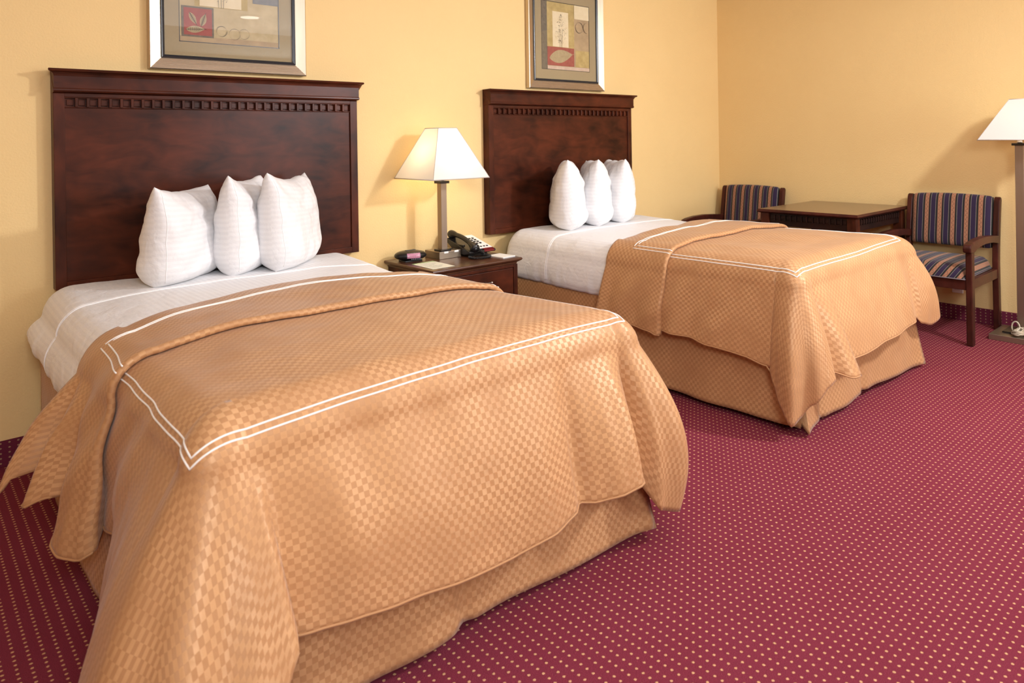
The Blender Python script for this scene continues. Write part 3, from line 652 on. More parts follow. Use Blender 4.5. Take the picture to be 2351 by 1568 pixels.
# ------------------------------------------------------------------ pillows
def make_pillow(cx, cy, ang, L, H, T_, seed, label, group, lean=0., zb=None, ears=1.0, tilt=0.):
    """a stuffed case standing on its long edge; ang = heading of its long axis"""
    zb = ZT + .004 if zb is None else zb
    n = 46; m = MB(); R_ = random.Random(seed); A = {}
    ca, sa = math.cos(ang), math.sin(ang)
    def pt(u, v, side):
        fu, fv = 1 - abs(u) ** 3.6, 1 - abs(v) ** (2.4 if v > 0 else 7.)
        th = T_ / 2 * max(0, fu) ** .5 * max(0, fv) ** .5
        ins_u = 1 - .085 * ears * (1 - abs(v) ** 2.2) ; ins_v = 1 - .11 * ears * (1 - abs(u) ** 2.0) * (1 if v > 0 else -.1)
        x = u * L / 2 * ins_u; z = (v * ins_v + 1) * H / 2
        # slump: fuller low down, narrower at the top
        low = (1 - (v + 1) / 2); th *= .82 + .36 * low; x *= (1 - .24 * max(0, v) ** 1.3) if u > 0 else 1.; x *= (.93 + .12 * math.sin(PI * min(1, low * .9 + .1))) * (1 - .16 * max(0, (low - .78) / .22) ** 2)
        w_ = noise.noise(Vector((u * 2.2 + seed, v * 2.6, side * 3.))) * .016 + noise.noise(Vector((u * 6 + seed, v * 5 + 4, side * 2.))) * .006
        crease = .010 * math.exp(-((v - .55 + .25 * math.sin(u * 3 + seed)) / .08) ** 2) * fu
        y = side * (th + (w_ - crease * .6) * (fu * fv) ** .35)
        z += .010 * noise.noise(Vector((u * 3 + seed, 7, 0))) * (v > 0)
        z -= .018 * max(0, u) ** 2 * max(0, v) ** 2
        y += lean * z + .02 * math.sin(u * 2 + seed) * (z / H) ; x += tilt * z
        return (cx + x * ca - y * sa, cy + x * sa + y * ca, zb + z)
    us = np.linspace(-1, 1, n)
    us = np.sign(us) * (1 - (1 - np.abs(us)) ** 1.35)
    for side in (-1, 1):
        P_ = np.array([[pt(u, v, side) for v in us] for u in us]); U = np.array([[(u * L / 2 + 2, v * H / 2 + 2 + side * .3) for v in us] for u in us])
        m.grid(P_, U)
    po = tag(m.build('pillow', M['linen'], None, (cx, cy, zb), smooth=True, merge=True), label, 'pillow', group)
    MB().tube([Vector(pt(-.94, v, -1)) + Vector((sa, -ca, 0)) * .0001 for v in np.linspace(-.9, .93, 40)], .0012, 5).build('seam', M['seam'], po, (cx, cy, zb), smooth=True)
    return po
G1, G2 = 'white pillows standing on the nearer bed', 'white pillows standing on the farther bed'
make_pillow(.212, -.290, math.radians(44), .52, .395, .215, 1, 'white pillow standing on the nearer bed, leftmost and plumpest of its three', G1, -.04, ears=1.6)
make_pillow(.472, -.285, math.radians(50), .43, .425, .170, 2, 'white pillow standing on the nearer bed between two others, partly hidden', G1, -.02, ears=1.5)
make_pillow(.672, -.300, math.radians(48), .48, .430, .200, 3, 'white pillow standing on the nearer bed, rightmost of its three', G1, .0, ears=1.7)
make_pillow(2.500, -.285, math.radians(51), .46, .430, .205, 4, 'white pillow standing on the farther bed, leftmost of its three', G2, .0, ears=.8)
make_pillow(2.760, -.270, math.radians(53), .44, .425, .190, 5, 'white pillow in the middle of the three on the farther bed', G2, .0, ears=.8)
make_pillow(3.000, -.265, math.radians(53), .44, .420, .195, 6, 'white pillow standing on the farther bed, rightmost of its three', G2, .0, ears=.8)

# ------------------------------------------------------------------ nightstand and what stands on it
nx0, nx1, ny0, ny1, nz = 1.334, 1.936, -.018, -.487, .596
O = ((nx0 + nx1) / 2, -.25, 0)
ns = thing('nightstand', 'dark mahogany nightstand between the two beds, carrying the lamp and telephone', 'nightstand', O)
t = MB(); prof = [(.024, nz - .034), (.022, nz - .026), (.012, nz - .020), (.003, nz - .014), (0, nz - .008), (.002, nz - .002), (.005, nz)]
rings = [[(nx0 + d, ny0), (nx1 - d, ny0), (nx1 - d, ny1 + d), (nx0 + d, ny1 + d)] for d, z in prof]
vs = [(p[0], p[1], prof[i][1]) for i, r_ in enumerate(rings) for p in r_]
t.add(vs, [(i * 4 + k, i * 4 + (k + 1) % 4, i * 4 + 4 + (k + 1) % 4, i * 4 + 4 + k) for i in range(len(prof) - 1) for k in range(4)] + [(3, 2, 1, 0), tuple((len(prof) - 1) * 4 + k for k in range(4))])
t.build('top', M['tabtop'], ns, O)
bx0, bx1, by1 = nx0 + .026, nx1 - .022, ny1 + .022
c = MB().box(bx0, bx1, by1 + .006, ny0 - .002, .05, nz - .035)
c.box(bx0, bx0 + .028, by1 - .004, by1 + .0059, .05, nz - .035).box(bx1 - .028, bx1, by1 - .004, by1 + .0059, .05, nz - .035)
for q0, q1 in ((.545, nz - .035), (.05, .075), (.375, .392)): c.box(bx0 + .0281, bx1 - .0281, by1 - .0035, by1 + .0059, q0, q1)
c.build('cabinet', M['woodv'], ns, O, bevel=.0015)
for i, (z0, z1) in enumerate(((.395, .542), (.20, .372))):
    dr = MB().box(bx0 + .031, bx1 - .031, by1 - .003, by1 + .01, z0, z1).build('drawer', M['wood'], ns, O, bevel=.003)
    hz = (z0 + z1) / 2 + .02; hx = (bx0 + bx1) / 2
    h = MB().tube([(hx - .062, by1 - .032, hz), (hx + .062, by1 - .032, hz)], .0062, 12)
    for k in (-.042, .042): h.tube([(hx + k, by1 - .003, hz), (hx + k, by1 - .032, hz)], .005, 10)
    for k in (-.066, .066): h.tube([(hx + k - .004, by1 - .032, hz), (hx + k + .004, by1 - .032, hz)], .0085, 12)
    h.build('handle', M['chrome'], dr, O, smooth=True)
for sx in (bx0, bx1 - .04):
    for sy in (by1, ny0 - .042): MB().box(sx, sx + .04, sy, sy + .04, 0, .05).build('foot', M['woodv'], ns, O)

def make_lamp(cx, cy, zbase, label, name, bw, bd, bh, pole_h, pw, sh0, sh1, z0, z1, foot_plate, bulb_w, side='table'):
    O = (cx, cy, zbase); t = thing(name, label, 'lamp', O)
    bx, by = (cx + .02, cy + .065) if side == 'table' else (cx, cy)
    m = MB().box(cx - bw[0], cx + bw[1], cy - bd[0], cy + bd[1], zbase, zbase + bh); m.build('base', M['nickelh'], t, O, bevel=.002)
    MB().frustum(cx, cy, zbase + bh, foot_plate, foot_plate, zbase + bh + .010, foot_plate, foot_plate).build('base_collar', M['blackmetal'], t, O, bevel=.001)
    MB().box(cx - pw, cx + pw, cy - pw, cy + pw, zbase + bh + .01, pole_h).build('pole', M['nickel'], t, O, bevel=.0012)
    MB().box(cx - pw * 1.6, cx + pw * 1.6, cy - pw * 1.6, cy + pw * 1.6, pole_h, pole_h + .014).build('top_collar', M['blackmetal'], t, O, bevel=.001)
    s = MB().lathe([(.012, pole_h + .014), (.012, pole_h + .016), (.019, pole_h + .018), (.019, pole_h + .021), (.014, pole_h + .024), (.014, pole_h + .07)], cx, cy, 16)
    s.build('socket', M['chrome'], t, O, smooth=True)
    MB().lathe([(.006, z0 + .06), (.020, z0 + .075), (.030, z0 + .10), (.031, z0 + .118), (.024, z0 + .137), (.008, z0 + .147)], cx, cy, 18).build('bulb', m_emit('lit_bulb_' + side, (1., .80, .52), bulb_w), t, O, smooth=True)
    sd = MB(); n = 4; th = .0018
    vo = [(cx + a * h, cy + b * h, z) for z, h in ((z0, sh0), (z1, sh1)) for a, b in ((-1, -1), (1, -1), (1, 1), (-1, 1))]
    vi = [(cx + a * (h - th), cy + b * (h - th), z) for z, h in ((z0, sh0), (z1, sh1)) for a, b in ((-1, -1), (1, -1), (1, 1), (-1, 1))]
    sd.add(vo, [(i, (i + 1) % 4, 4 + (i + 1) % 4, 4 + i) for i in range(4)])
    so = sd.build('lamp_shade', M['shade'], t, O)
    e = MB()
    for z, h, r in ((z0, sh0, .0028), (z1, sh1, .0022)): 
        q = [(cx + a * h, cy + b * h, z) for a, b in ((-1, -1), (1, -1), (1, 1), (-1, 1))]
        for i in range(4): e.tube([q[i], q[(i + 1) % 4]], r, 6)
    for a, b in ((-1, -1), (1, -1), (1, 1), (-1, 1)): e.tube([(cx + a * sh0, cy + b * sh0, z0), (cx + a * sh1, cy + b * sh1, z1)], .0016, 6)
    e.build('edge_tape', M['trimtape'], so, O, smooth=True)
    sp = MB(); zz = z1 - .012
    for a, b in ((-1, 0), (1, 0), (0, -1), (0, 1)): sp.tube([(cx, cy, zz), (cx + a * sh1, cy + b * sh1, zz + .008)], .0018, 6)
    sp.tube([(cx, cy, pole_h + .02), (cx + .045, cy, pole_h + .06), (cx + .045, cy, zz - .05), (cx, cy, zz)], .0017, 6).tube([(cx, cy, pole_h + .02), (cx - .045, cy, pole_h + .06), (cx - .045, cy, zz - .05), (cx, cy, zz)], .0017, 6)
    sp.build('harp', M['chrome'], t, O, smooth=True)
    return t
LX, LY = 1.606, -.192
lamp = make_lamp(LX, LY, nz, 'lit table lamp with a white square shade on the nightstand', 'table_lamp', (.046, .102), (.033, .107), .041, 1.012, .0190, .188, .063, 1.043, 1.318, .034, 55.)
OL = (LX, LY, nz)
for a in (1.592, 1.662): MB().box(a, a + .028, LY - .0338, LY - .0330, nz + .031, nz + .0412).build('printed_label', M['white'], lamp, OL)['label'] = 'small white printed sticker'
MB().box(1.655, 1.690, LY + .012, LY + .04, nz + .041, nz + .043).build('outlet', M['blackplastic'], lamp, OL, bevel=.001)
MB().tube([(LX + .02, LY + .03, nz + .041), (LX + .02, LY + .03, nz + .052)], .006, 12).build('switch_knob', M['blackplastic'], lamp, OL)

# clock radio
ang = math.radians(-22); Rz = Matrix.Rotation(ang, 3, 'Z'); cc = Vector((1.437, -.125, nz))
def TR(p): return tuple(Rz @ Vector(p) + cc)
cr = thing('clock_radio', 'black oval clock radio with a pink lit display, on the nightstand beside the lamp', 'clock', tuple(cc))
m = MB(); P_ = []; nu, nv = 40, 15
for i in range(nu):
    a = 2 * PI * i / nu; row = []
    for j in range(nv):
        b = -PI / 2 + PI * j / (nv - 1); r = math.cos(b) ** .75 if math.cos(b) > 0 else 0
        x_, y_, z_ = .089 * math.cos(a) * r, .058 * math.sin(a) * r, .030 + .027 * math.sin(b)
        row.append(TR((x_, y_, max(.004, z_))))
    P_.append(row)
m.grid(np.array(P_), None, True); m.build('body', M['blackplastic'], cr, tuple(cc), smooth=True, merge=True)
def on_front(x_, z_, off=.0005):
    b = math.asin(max(-1, min(1, (z_ - .030) / .027))); r = math.cos(b) ** .75; y_ = -.058 * math.sqrt(max(0, r * r - (x_ / .089) ** 2)); return (x_, y_ - off, z_)
g = np.array([[TR(on_front(x_, z_, .0012)) for z_ in np.linspace(.020, .046, 6)] for x_ in np.linspace(-.028, .045, 14)])
m = MB(); m.grid(g)
t_ = NT('clock_display'); t_.pbsdf((.34, .16, .24), .15, Emission_Color=(1., .35, .45, 1), Emission_Strength=.18)
m.build('display', t_.m, cr, tuple(cc), smooth=True)
seg = MB()
for k, dx in enumerate((-.014, .0, .020, .033)):
    for s_ in ((dx, .024, .0012, .016), (dx + .008, .024, .0012, .016)):
        p = on_front(s_[0], .033, .002); seg.add([TR((s_[0], p[1], s_[1])), TR((s_[0] + s_[2], p[1], s_[1])), TR((s_[0] + s_[2], p[1], s_[1] + s_[3])), TR((s_[0], p[1], s_[1] + s_[3]))], [(0, 1, 2, 3)])
seg.build('digit_segments', simple('display_digits', (.75, .35, .38), .3), cr, tuple(cc))
bt = MB()
for k in range(6):
    p = on_front(-.002 + k * .010, .014, .001); q = TR(p); bt.box(q[0] - .0028, q[0] + .0028, q[1] - .001, q[1] + .002, q[2] - .0012, q[2] + .0012)
bt.build('button_row', simple('grey_print', (.35, .35, .38), .5), cr, tuple(cc))
MB().box(cc.x - .03, cc.x + .03, cc.y - .008, cc.y + .010, nz + .0555, nz + .0585).build('snooze_bar', M['darkgrey'], cr, tuple(cc), bevel=.001)
MB().box(cc.x - .055, cc.x + .055, cc.y - .035, cc.y + .035, nz, nz + .006).build('foot_plate', M['blackplastic'], cr, tuple(cc), bevel=.002)

# telephone
px0, px1, pyb, pyf = 1.708, 1.898, -.085, -.300
OP = (1.76, -.2, nz)
ph = thing('telephone', 'black desk telephone with a white keypad plate, on the nightstand right of the lamp', 'telephone', OP)
def pz(y): f = (y - pyf) / (pyb - pyf); return nz + .034 + (.092 - .034) * f      # sloping face
# wedge: back raised, wings swept
m = MB(); m.prism([(pyf, nz + .020), (pyf - .004, nz + .030), (pyf, nz + .034), (pyb, nz + .092), (pyb + .008, nz + .088), (pyb + .010, nz + .078), (pyb - .05, nz + .040), (pyb - .16, nz + .010)], 'x', px0, px1)
m.build('body', M['blackplastic'], ph, OP, bevel=.004, seg=3)
MB().frustum(1.805, -.185, nz, .070, .075, nz + .045, .055, .060).build('stand', M['blackplastic'], ph, OP, bevel=.003)
def face_quad(m, x0, x1, ya, yb, off=.0008):
    m.add([(x0, ya, pz(ya) + off), (x1, ya, pz(ya) + off), (x1, yb, pz(yb) + off), (x0, yb, pz(yb) + off)], [(0, 1, 2, 3)])
def face_box(m, x0, x1, ya, yb, h=.003):
    v = [(a, b, pz(b) + o) for o in (.0005, h) for a, b in ((x0, ya), (x1, ya), (x1, yb), (x0, yb))]; m.add(v, [(0, 1, 2, 3), (4, 5, 6, 7), (0, 1, 5, 4), (1, 2, 6, 5), (2, 3, 7, 6), (3, 0, 4, 7)])
m = MB(); face_box(m, 1.788, px1 - .006, pyf + .022, pyb - .004, .0018); fp = m.build('face_plate', M['white'], ph, OP)
k_ = 0
for r_ in range(4):
    for c_ in range(3):
        m = MB(); kx = 1.803 + c_ * .0235; ky = -.218 + r_ * .024; face_box(m, kx, kx + .013, ky, ky + .010, .0065); m.build('key', M['blackplastic'], fp, OP, bevel=.001)
for c_ in range(4):
    m = MB(); kx = 1.798 + c_ * .022; face_box(m, kx, kx + .011, -.262, -.254, .0055); m.build('key', M['blackplastic'], fp, OP, bevel=.001)
m = MB(); face_box(m, 1.815, px1 - .012, pyf + .001, pyf + .016, .004); m.box(1.815, px1 - .012, pyf - .0045, pyf + .002, nz + .024, nz + .034); m.build('message_light', M['red'], ph, OP, bevel=.001)
# handset: arched bar with two swelling ends lying along the slope
hx = 1.748; pts, rad = [], []
for i in range(25):
    f = i / 24; y = pyb + .012 + (pyf - .014 - pyb - .012) * f; arch = math.sin(PI * f); z = pz(max(pyf, min(pyb, y))) + .016 + .020 * arch
    pts.append((hx + .0, y, z)); e = abs(2 * f - 1); rad.append(.0135 + .012 * max(0, (e - .55) / .45) ** .6 * (1 if e < .97 else .75))
hs = MB().tube(pts, rad, 16)
for y in (pyb - .006, pyf + .008): z = pz(y) + .006; hs.lathe([(.022, z - .008 + .004), (.024, z + .004), (.022, z + .016)], hx, y, 18)
hs.build('handset', M['blackplastic'], ph, OP, smooth=True)
MB().box(px0 + .006, px0 + .018, pyf + .06, pyb - .04, nz + .055, nz + .066).build('cradle', M['blackplastic'], ph, OP, bevel=.002)
# coiled cord lying in a loop in front
path = []; Cx, Cy = 1.752, -.335
for i in range(41):
    f = i / 40; a = math.radians(160 + 245 * f); path.append(Vector((Cx + .062 * math.cos(a), Cy + .052 * math.sin(a), nz + .0095)))
path += [Vector((hx + .055 - .040 * q, pyf - .020 + .004 * q, nz + .012 + .034 * q)) for q in np.linspace(.15, 1, 10)]
coil = []; acc = 0
for i in range(len(path) - 1):
    a, b = path[i], path[i + 1]; L_ = (b - a).length; n_ = max(2, int(L_ / .00075)); d = (b - a).normalized(); u = Vector((0, 0, 1)); u = (u - d * u.dot(d)).normalized(); w_ = d.cross(u)
    for k in range(n_):
        s_ = acc + L_ * k / n_; th = 2 * PI * s_ / .0062; coil.append(a + (b - a) * (k / n_) + (u * math.cos(th) + w_ * math.sin(th)) * .0062)
    acc += L_
MB().tube(coil, .0019, 5).build('coiled_cord', M['blackplastic'], ph, OP, smooth=True)

# card and notepad
m = MB().add([(1.372, -.236, nz + .0006), (1.365, -.440, nz + .0006), (1.504, -.440, nz + .0006), (1.514, -.228, nz + .0006), (1.372, -.236, nz + .0014), (1.365, -.440, nz + .0014), (1.504, -.440, nz + .0014), (1.514, -.228, nz + .0014)],
             [(3, 2, 1, 0), (4, 5, 6, 7), (0, 1, 5, 4), (1, 2, 6, 5), (2, 3, 7, 6), (3, 0, 4, 7)])
OC = (1.44, -.33, nz)
card = tag(m.build('information_card', m_paint('card_print', (.62, .64, .52), (.78, .77, .70), 45.), None, OC), 'printed card with a green edge lying flat in front of the clock radio', 'card')
MB().box(1.372, 1.512, -.250, -.238, nz + .0015, nz + .0018).build('green_band', simple('card_green', (.20, .42, .10), .5), card, OC)
tx = MB()
for i in range(7): tx.box(1.385, 1.385 + (.06 + .04 * ((i * 5) % 3) / 2), -.275 - i * .022, -.271 - i * .022, nz + .0015, nz + .0017)
tx.build('print_lines', simple('card_text', (.35, .36, .33), .6), card, OC)
m = MB(); Rn = Matrix.Rotation(math.radians(4), 3, 'Z')
m.box(1.828, 1.922, -.440, -.315, nz, nz + .005, Rn, (1.875, -.37, 0))
tag(m.build('notepad', M['white'], None, (1.875, -.37, nz), bevel=.0008), 'white paper notepad on the right end of the nightstand', 'notepad')

# ------------------------------------------------------------------ table by the wall
tx0, tx1, ty0, ty1, tz = 3.810, 4.640, -1.519, -.834, .747
O = ((tx0 + tx1) / 2, (ty0 + ty1) / 2, 0)
tb = thing('side_table', 'square dark wooden table against the wall between the two striped armchairs', 'table', O)
prof = [(.016, tz - .026), (.006, tz - .022), (.0, tz - .016), (0, tz - .012), (.004, tz - .008), (.006, tz - .004), (.010, tz)]
rings = [[(tx0 + d, ty1 - d), (tx1 - d, ty1 - d), (tx1 - d, ty0 + d), (tx0 + d, ty0 + d)] for d, z in prof]
t = MB(); t.add([(p[0], p[1], prof[i][1]) for i, r_ in enumerate(rings) for p in r_], [(i * 4 + k, i * 4 + (k + 1) % 4, i * 4 + 4 + (k + 1) % 4, i * 4 + 4 + k) for i in range(len(prof) - 1) for k in range(4)] + [(3, 2, 1, 0), tuple((len(prof) - 1) * 4 + k for k in range(4))])
t.mi[-1] = 1; t.build('table_top', [M['chairwood'], m_wood('table_top_veneer', (.085, .042, .020), (.150, .080, .040), .18, 1, .6)], tb, O)
lw = .058; i0 = .020
for sx in (tx0 + i0, tx1 - i0 - lw):
    for sy in (ty0 + i0, ty1 - i0 - lw): MB().box(sx, sx + lw, sy, sy + lw, 0, tz - .026).build('leg', M['woodv'], tb, O, bevel=.003)
def apron(x0, x1, y0, y1, along, outw):
    m = MB().box(x0, x1, y0, y1, tz - .112, tz - .026); L = (x1 - x0) if along == 'x' else (y1 - y0); n = max(3, int(round(L / .0365))); p = L / n
    for i in range(n):
        c0 = (x0 if along == 'x' else y0) + (i + .5) * p
        for (a, b, za, zb, th) in ((-.0115, .0115, tz - .068, tz - .043, .006), (p / 2 - .005, p / 2 + .005, tz - .074, tz - .036, .012)):
            if i == n - 1 and a > 0: continue
            if along == 'x': yy = y0 if outw < 0 else y1; m.box(c0 + a, c0 + b, min(yy, yy + outw * th), max(yy, yy + outw * th), za, zb)
            else: xx = x0 if outw < 0 else x1; m.box(min(xx, xx + outw * th), max(xx, xx + outw * th), c0 + a, c0 + b, za, zb)
    return m.build('apron', M['tabdark'], tb, O, bevel=.0015)
xa, xb, ya, yb = tx0 + i0, tx1 - i0, ty0 + i0, ty1 - i0
apron(xa + .018, xa + .036, ya + lw, yb - lw, 'y', -1); apron(xb - .036, xb - .018, ya + lw, yb - lw, 'y', 1)
apron(xa + lw, xb - lw, ya + .018, ya + .036, 'x', -1); apron(xa + lw, xb - lw, yb - .036, yb - .018, 'x', 1)

# ------------------------------------------------------------------ armchairs (built facing -X, origin at the centre of the back on the floor)
def make_armchair(loc, label):
    t = thing('armchair', label, 'chair', loc, 'striped armchairs against the right wall'); W = .545; D = .62
    # local frame: x from -D (front) to 0 (back, by the wall); y from -W/2 to W/2
    lw = .040
    for s in (-1, 1):
        y0, y1 = (s * W / 2 - s * .034, s * W / 2) if s > 0 else (s * W / 2, s * W / 2 - s * .034)
        # rear post: raked, rounded top
        prof = [(-.052, 0), (-.100, 0), (-.110, .30), (-.112, .43), (-.105, .52), (-.085, .66), (-.056, .815), (-.046, .832), (-.032, .838), (-.018, .832), (-.012, .818), (-.040, .66), (-.058, .52), (-.064, .43), (-.062, .30)]
        MB().prism(prof, 'y', y0, y1).build('rear_post', M['chairwood'], t, bevel=.005, seg=2)
        # front leg
        MB().prism([(-D, 0), (-D + .045, 0), (-D + .052, .20), (-D + .052, .572), (-D, .572)], 'y', y0, y1).build('front_leg', M['chairwood'], t, bevel=.005, seg=2)
        # arm: bowed, high in the middle-rear
        top = [(-D - .028, .555), (-D - .032, .585), (-D - .020, .602), (-D + .02, .612), (-D + .12, .622), (-D + .26, .624), (-D + .40, .615), (-.075, .602)]
        bot = [(-.090, .548), (-D + .40, .566), (-D + .26, .572), (-D + .16, .568), (-D + .08, .556), (-D + .052, .545), (-D + .01, .545)]
        top = [(a, b - .006) for a, b in top]
        m = MB().prism(top + bot, 'y', y0 - .005, y1 + .005).build('armrest', M['chairwood'], t, bevel=.008, seg=3)
        MB().box(-D + .045, -.095, y0 + .004, y1 - .004, .330, .388).build('side_rail', M['chairwood'], t, bevel=.003)
    MB().box(-D + .006, -D + .034, -W / 2 + .034, W / 2 - .034, .325, .385).build('front_rail', M['chairwood'], t, bevel=.003)
    MB().box(-.100, -.072, -W / 2 + .034, W / 2 - .034, .330, .388).build('rear_rail', M['chairwood'], t, bevel=.003)
    # seat cushion: domed, waterfall front
    m = MB(); n = 30; w = W - .075; x0, x1 = -D - .004, -.088; top, U = [], []
    for i in range(n + 1):
        u = i / n; row, ur = [], []
        for j in range(n + 1):
            v = j / n; ex = min(1, min(u, 1 - u) / .16); ey = min(1, min(v, 1 - v) / .12)
            h = (1 - (1 - ex) ** 2.6) ** .5 * (1 - (1 - ey) ** 2.6) ** .5
            row.append((x0 + (x1 - x0) * u, -w / 2 + w * v, .388 + .078 * h + .010 * math.sin(PI * u) * math.sin(PI * v))); ur.append((v * w + .030 + (1 - h) * .05 * (-1 if v < .5 else 1), u * .55 + (1 - h) * -.06 * (1 if u < .5 else 0)))
        top.append(row); U.append(ur)
    m.grid(np.array(top), np.array(U)); bt = np.array(top); bt[:, :, 2] = .384; m.grid(bt, np.array(U))
    ring_ = [(0, j) for j in range(n + 1)] + [(i, n) for i in range(1, n + 1)] + [(n, j) for j in range(n - 1, -1, -1)] + [(i, 0) for i in range(n - 1, 0, -1)]
    A = np.array([[top[i][j], tuple(bt[i, j])] for i, j in ring_]); UU = np.array([[U[i][j], (U[i][j][0], U[i][j][1] - .02)] for i, j in ring_]); m.grid(A, UU, True)
    m.build('seat', M['stripe'], t, smooth=True, merge=True)
    # welt under the cushion
    MB().tube([(x0, -w / 2, .388), (x0, w / 2, .388), (x1, w / 2, .388), (x1, -w / 2, .388)], .0035, 6, True).build('seat_welt', simple('striped_welt', (.13, .10, .10), .8), t, smooth=True)
    # back cushion: wrapped pad between the posts, slightly raked
    m = MB(); n = 26; w = W - .072; zb0, zt0 = .512, .838; U = []; P_ = []
    for j in range(n + 1):
        v = j / n; y = -w / 2 + w * v; ey = min(1, min(v, 1 - v) / .07); e = (1 - (1 - ey) ** 2.4) ** .42; row, ur = [], []
        for i in range(33):
            a = 2 * PI * i / 32; c_, s_ = math.cos(a), math.sin(a)
            hx_ = .030 * e + .004; hz_ = (zt0 - zb0) / 2 * (.97 + .03 * e)
            px = math.copysign(abs(c_) ** .75, c_) * hx_; pzz = math.copysign(abs(s_) ** .32, s_) * hz_
            z = (zt0 + zb0) / 2 + pzz + (.014 * (math.sin(PI * v) ** .6) if s_ > 0 else 0) * abs(s_); x_ = -.092 + (z - .51) * .145 + px * 1.0 - .008 * math.sin(PI * v)
            row.append((x_, y, z)); ur.append((v * w + .030, z * 1.0 + (px * .6)))
        P_.append(row); U.append(ur)
    m.grid(np.array(P_), np.array(U))
    for j in (0, n): m.add(P_[j][:-1], [tuple(range(32))])
    m.build('backrest', M['stripe'], t, smooth=True, merge=True)
    return t
ch = make_armchair((4.650, -1.798, 0), 'striped upholstered armchair beside the floor lamp, seat and front legs in view')
dup(ch, (4.650, -.345, 0), 'striped upholstered armchair in the room corner behind the farther bed')

# ------------------------------------------------------------------ floor lamp, cord, wall plate
FX, FY = 4.450, -2.215
fl = make_lamp(FX, FY, 0, 'brushed metal floor lamp with a white square shade beside the striped armchair', 'floor_lamp', (.165, .135), (.155, .135), .034, 1.168, .022, .176, .042, 1.204, 1.448, .085, 5., 'floor')
c = []
R_ = random.Random(4)
for i in range(220):
    a = i * .21; r = .034 + .016 * math.sin(a * .37) ; c.append((FX - .070 + (r + .03) * math.cos(a) * .9, FY + .055 + r * .75 * math.sin(a), .046 + .018 * (i / 220) + .010 * math.sin(a * 1.7 + 1)))
c += [(FX - .070 + .02, FY + .08 - .02 * math.cos(q), .075 + .035 * math.sin(q)) for q in np.linspace(0, PI * 1.2, 14)]
c = [(q[0] - .022, q[1] - .062, max(.0505, q[2])) for q in c]
tag(MB().tube(c, .0042, 7).build('power_cord', M['cord'], None, (FX - .09, FY + .0, .046), smooth=True), 'looped pale power cord bundled on the base of the floor lamp', 'cord')
O = (XR, -1.805, .237)
wp = tag(MB().box(XR - .012, XR - .0005, -1.838, -1.773, .180, .295).build('wall_outlet', M['whiteplastic'], None, O, bevel=.003), 'white wall plate low on the wall beneath the striped armchair by the lamp', 'outlet')
for zz in (.212, .262): MB().box(XR - .0135, XR - .011, -1.822, -1.789, zz - .013, zz + .013).build('receptacle', simple('outlet_face', (.62, .58, .56), .4), wp, O, bevel=.002)
MB().tube([(XR - .0145, -1.8055, .237), (XR - .011, -1.8055, .237)], .003, 8).build('screw', M['chrome'], wp, O)

# ceiling downlight seen in the picture glass
DX, DY = 1.83, -3.15
dl = thing('ceiling_downlight', 'round recessed ceiling light above the foot of the beds', 'ceiling light', (DX, DY, CZ))
MB().lathe([(.105, CZ - .001), (.108, CZ - .008), (.085, CZ - .010)], DX, DY, 32).build('trim_ring', M['whiteplastic'], dl, (DX, DY, CZ), smooth=True)
MB().lathe([(.084, CZ - .008), (.080, CZ - .0115), (.02, CZ - .013)], DX, DY, 32).build('lens', m_emit('downlight_lens', (1, .93, .82), 9.), dl, (DX, DY, CZ), smooth=True)

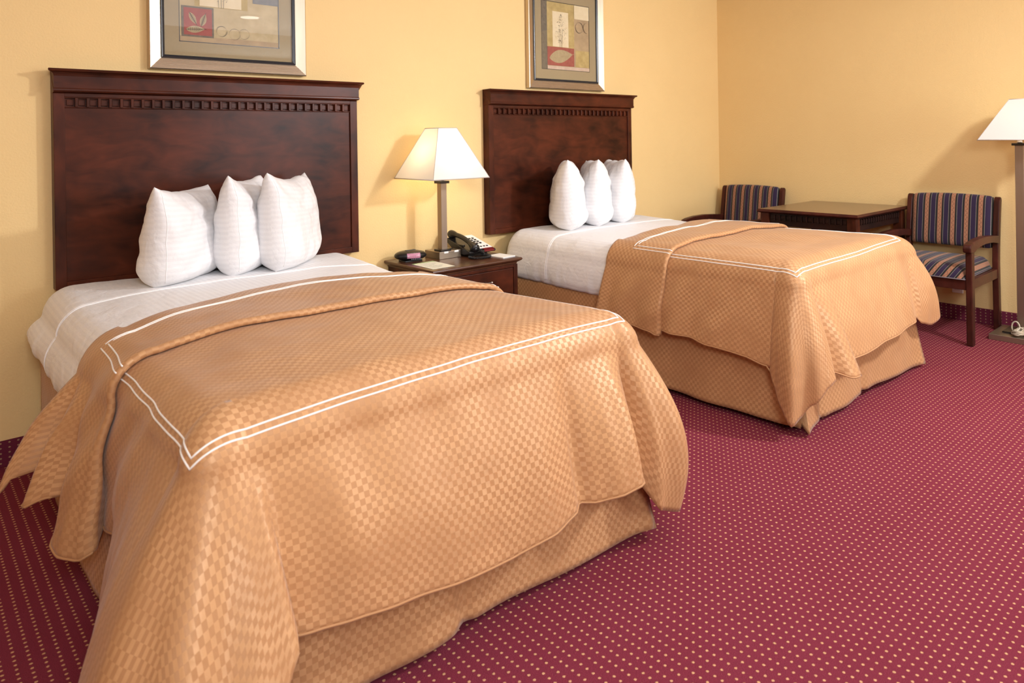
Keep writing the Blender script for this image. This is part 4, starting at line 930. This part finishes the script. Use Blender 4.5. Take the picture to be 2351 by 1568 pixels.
# ------------------------------------------------------------------ lights
def area(name, loc, target, size, energy, color=(1, 1, 1), sy=None):
    ld = bpy.data.lights.new(name, 'AREA'); ld.energy = energy; ld.color = color; ld.size = size
    if sy: ld.shape = 'RECTANGLE'; ld.size_y = sy
    o = bpy.data.objects.new(name, ld); COL.objects.link(o); o.location = loc
    o.rotation_euler = (Vector(target) - Vector(loc)).to_track_quat('-Z', 'Y').to_euler(); return o
area('window_daylight', ((wx0 + wx1) / 2, YF - .02, (wz0 + wz1) / 2), ((wx0 + wx1) / 2 - .6, 0, 1.0), wx1 - wx0 - .1, 70, (.93, .97, 1.), wz1 - wz0 - .1)
area('key_lamp', (3.08, -3.65, 2.28), (1.9, -.8, .75), .22, 72, (.95, .97, 1.))
area('added_fill', (-.9, -4.4, 2.2), (1.4, -.8, .6), .9, 84, (.93, .96, 1.))  # unseen fill light added behind the camera to brighten the left side
area('added_ceiling_bounce', (1.6, -2.6, CZ - .03), (1.6, -2.6, 0), 3.4, 34, (.95, .97, 1.), 2.6)  # no fixture here: soft overhead light added in place of ceiling bounce
wd = bpy.data.worlds.new('World'); sc.world = wd; wd.use_nodes = True
bg = wd.node_tree.nodes['Background']; bg.inputs[0].default_value = (.85, .92, 1., 1); bg.inputs[1].default_value = 1.6

# ------------------------------------------------------------------ camera
yaw, roll = math.radians(-41.337), math.radians(-.854)
fwd = Vector((-math.sin(yaw), math.cos(yaw), 0)); rt = Vector((math.cos(yaw), math.sin(yaw), 0)); up = rt.cross(fwd)
r2 = rt * math.cos(roll) + up * math.sin(roll); u2 = -rt * math.sin(roll) + up * math.cos(roll)
cam = bpy.data.cameras.new('Camera'); co_ = bpy.data.objects.new('Camera', cam); COL.objects.link(co_)
co_.matrix_world = Matrix(((r2.x, u2.x, -fwd.x, -.710), (r2.y, u2.y, -fwd.y, -3.421), (r2.z, u2.z, -fwd.z, 1.247), (0, 0, 0, 1)))
cam.sensor_width = 36; cam.sensor_fit = 'HORIZONTAL'; cam.lens = 1634.1 / 2351 * 36; cam.shift_y = -(784 - 321.35) / 2351; cam.clip_start = .05; cam.dof.use_dof = True; cam.dof.focus_distance = 3.1; cam.dof.aperture_fstop = 5.
sc.camera = co_
sc.view_settings.view_transform = 'Standard'; sc.view_settings.look = 'None'; sc.view_settings.gamma = 1; sc.view_settings.use_curve_mapping = False
sc.view_settings.exposure = .0
sc.cycles.max_bounces = 8; sc.cycles.diffuse_bounces = 5; sc.cycles.transparent_max_bounces = 12
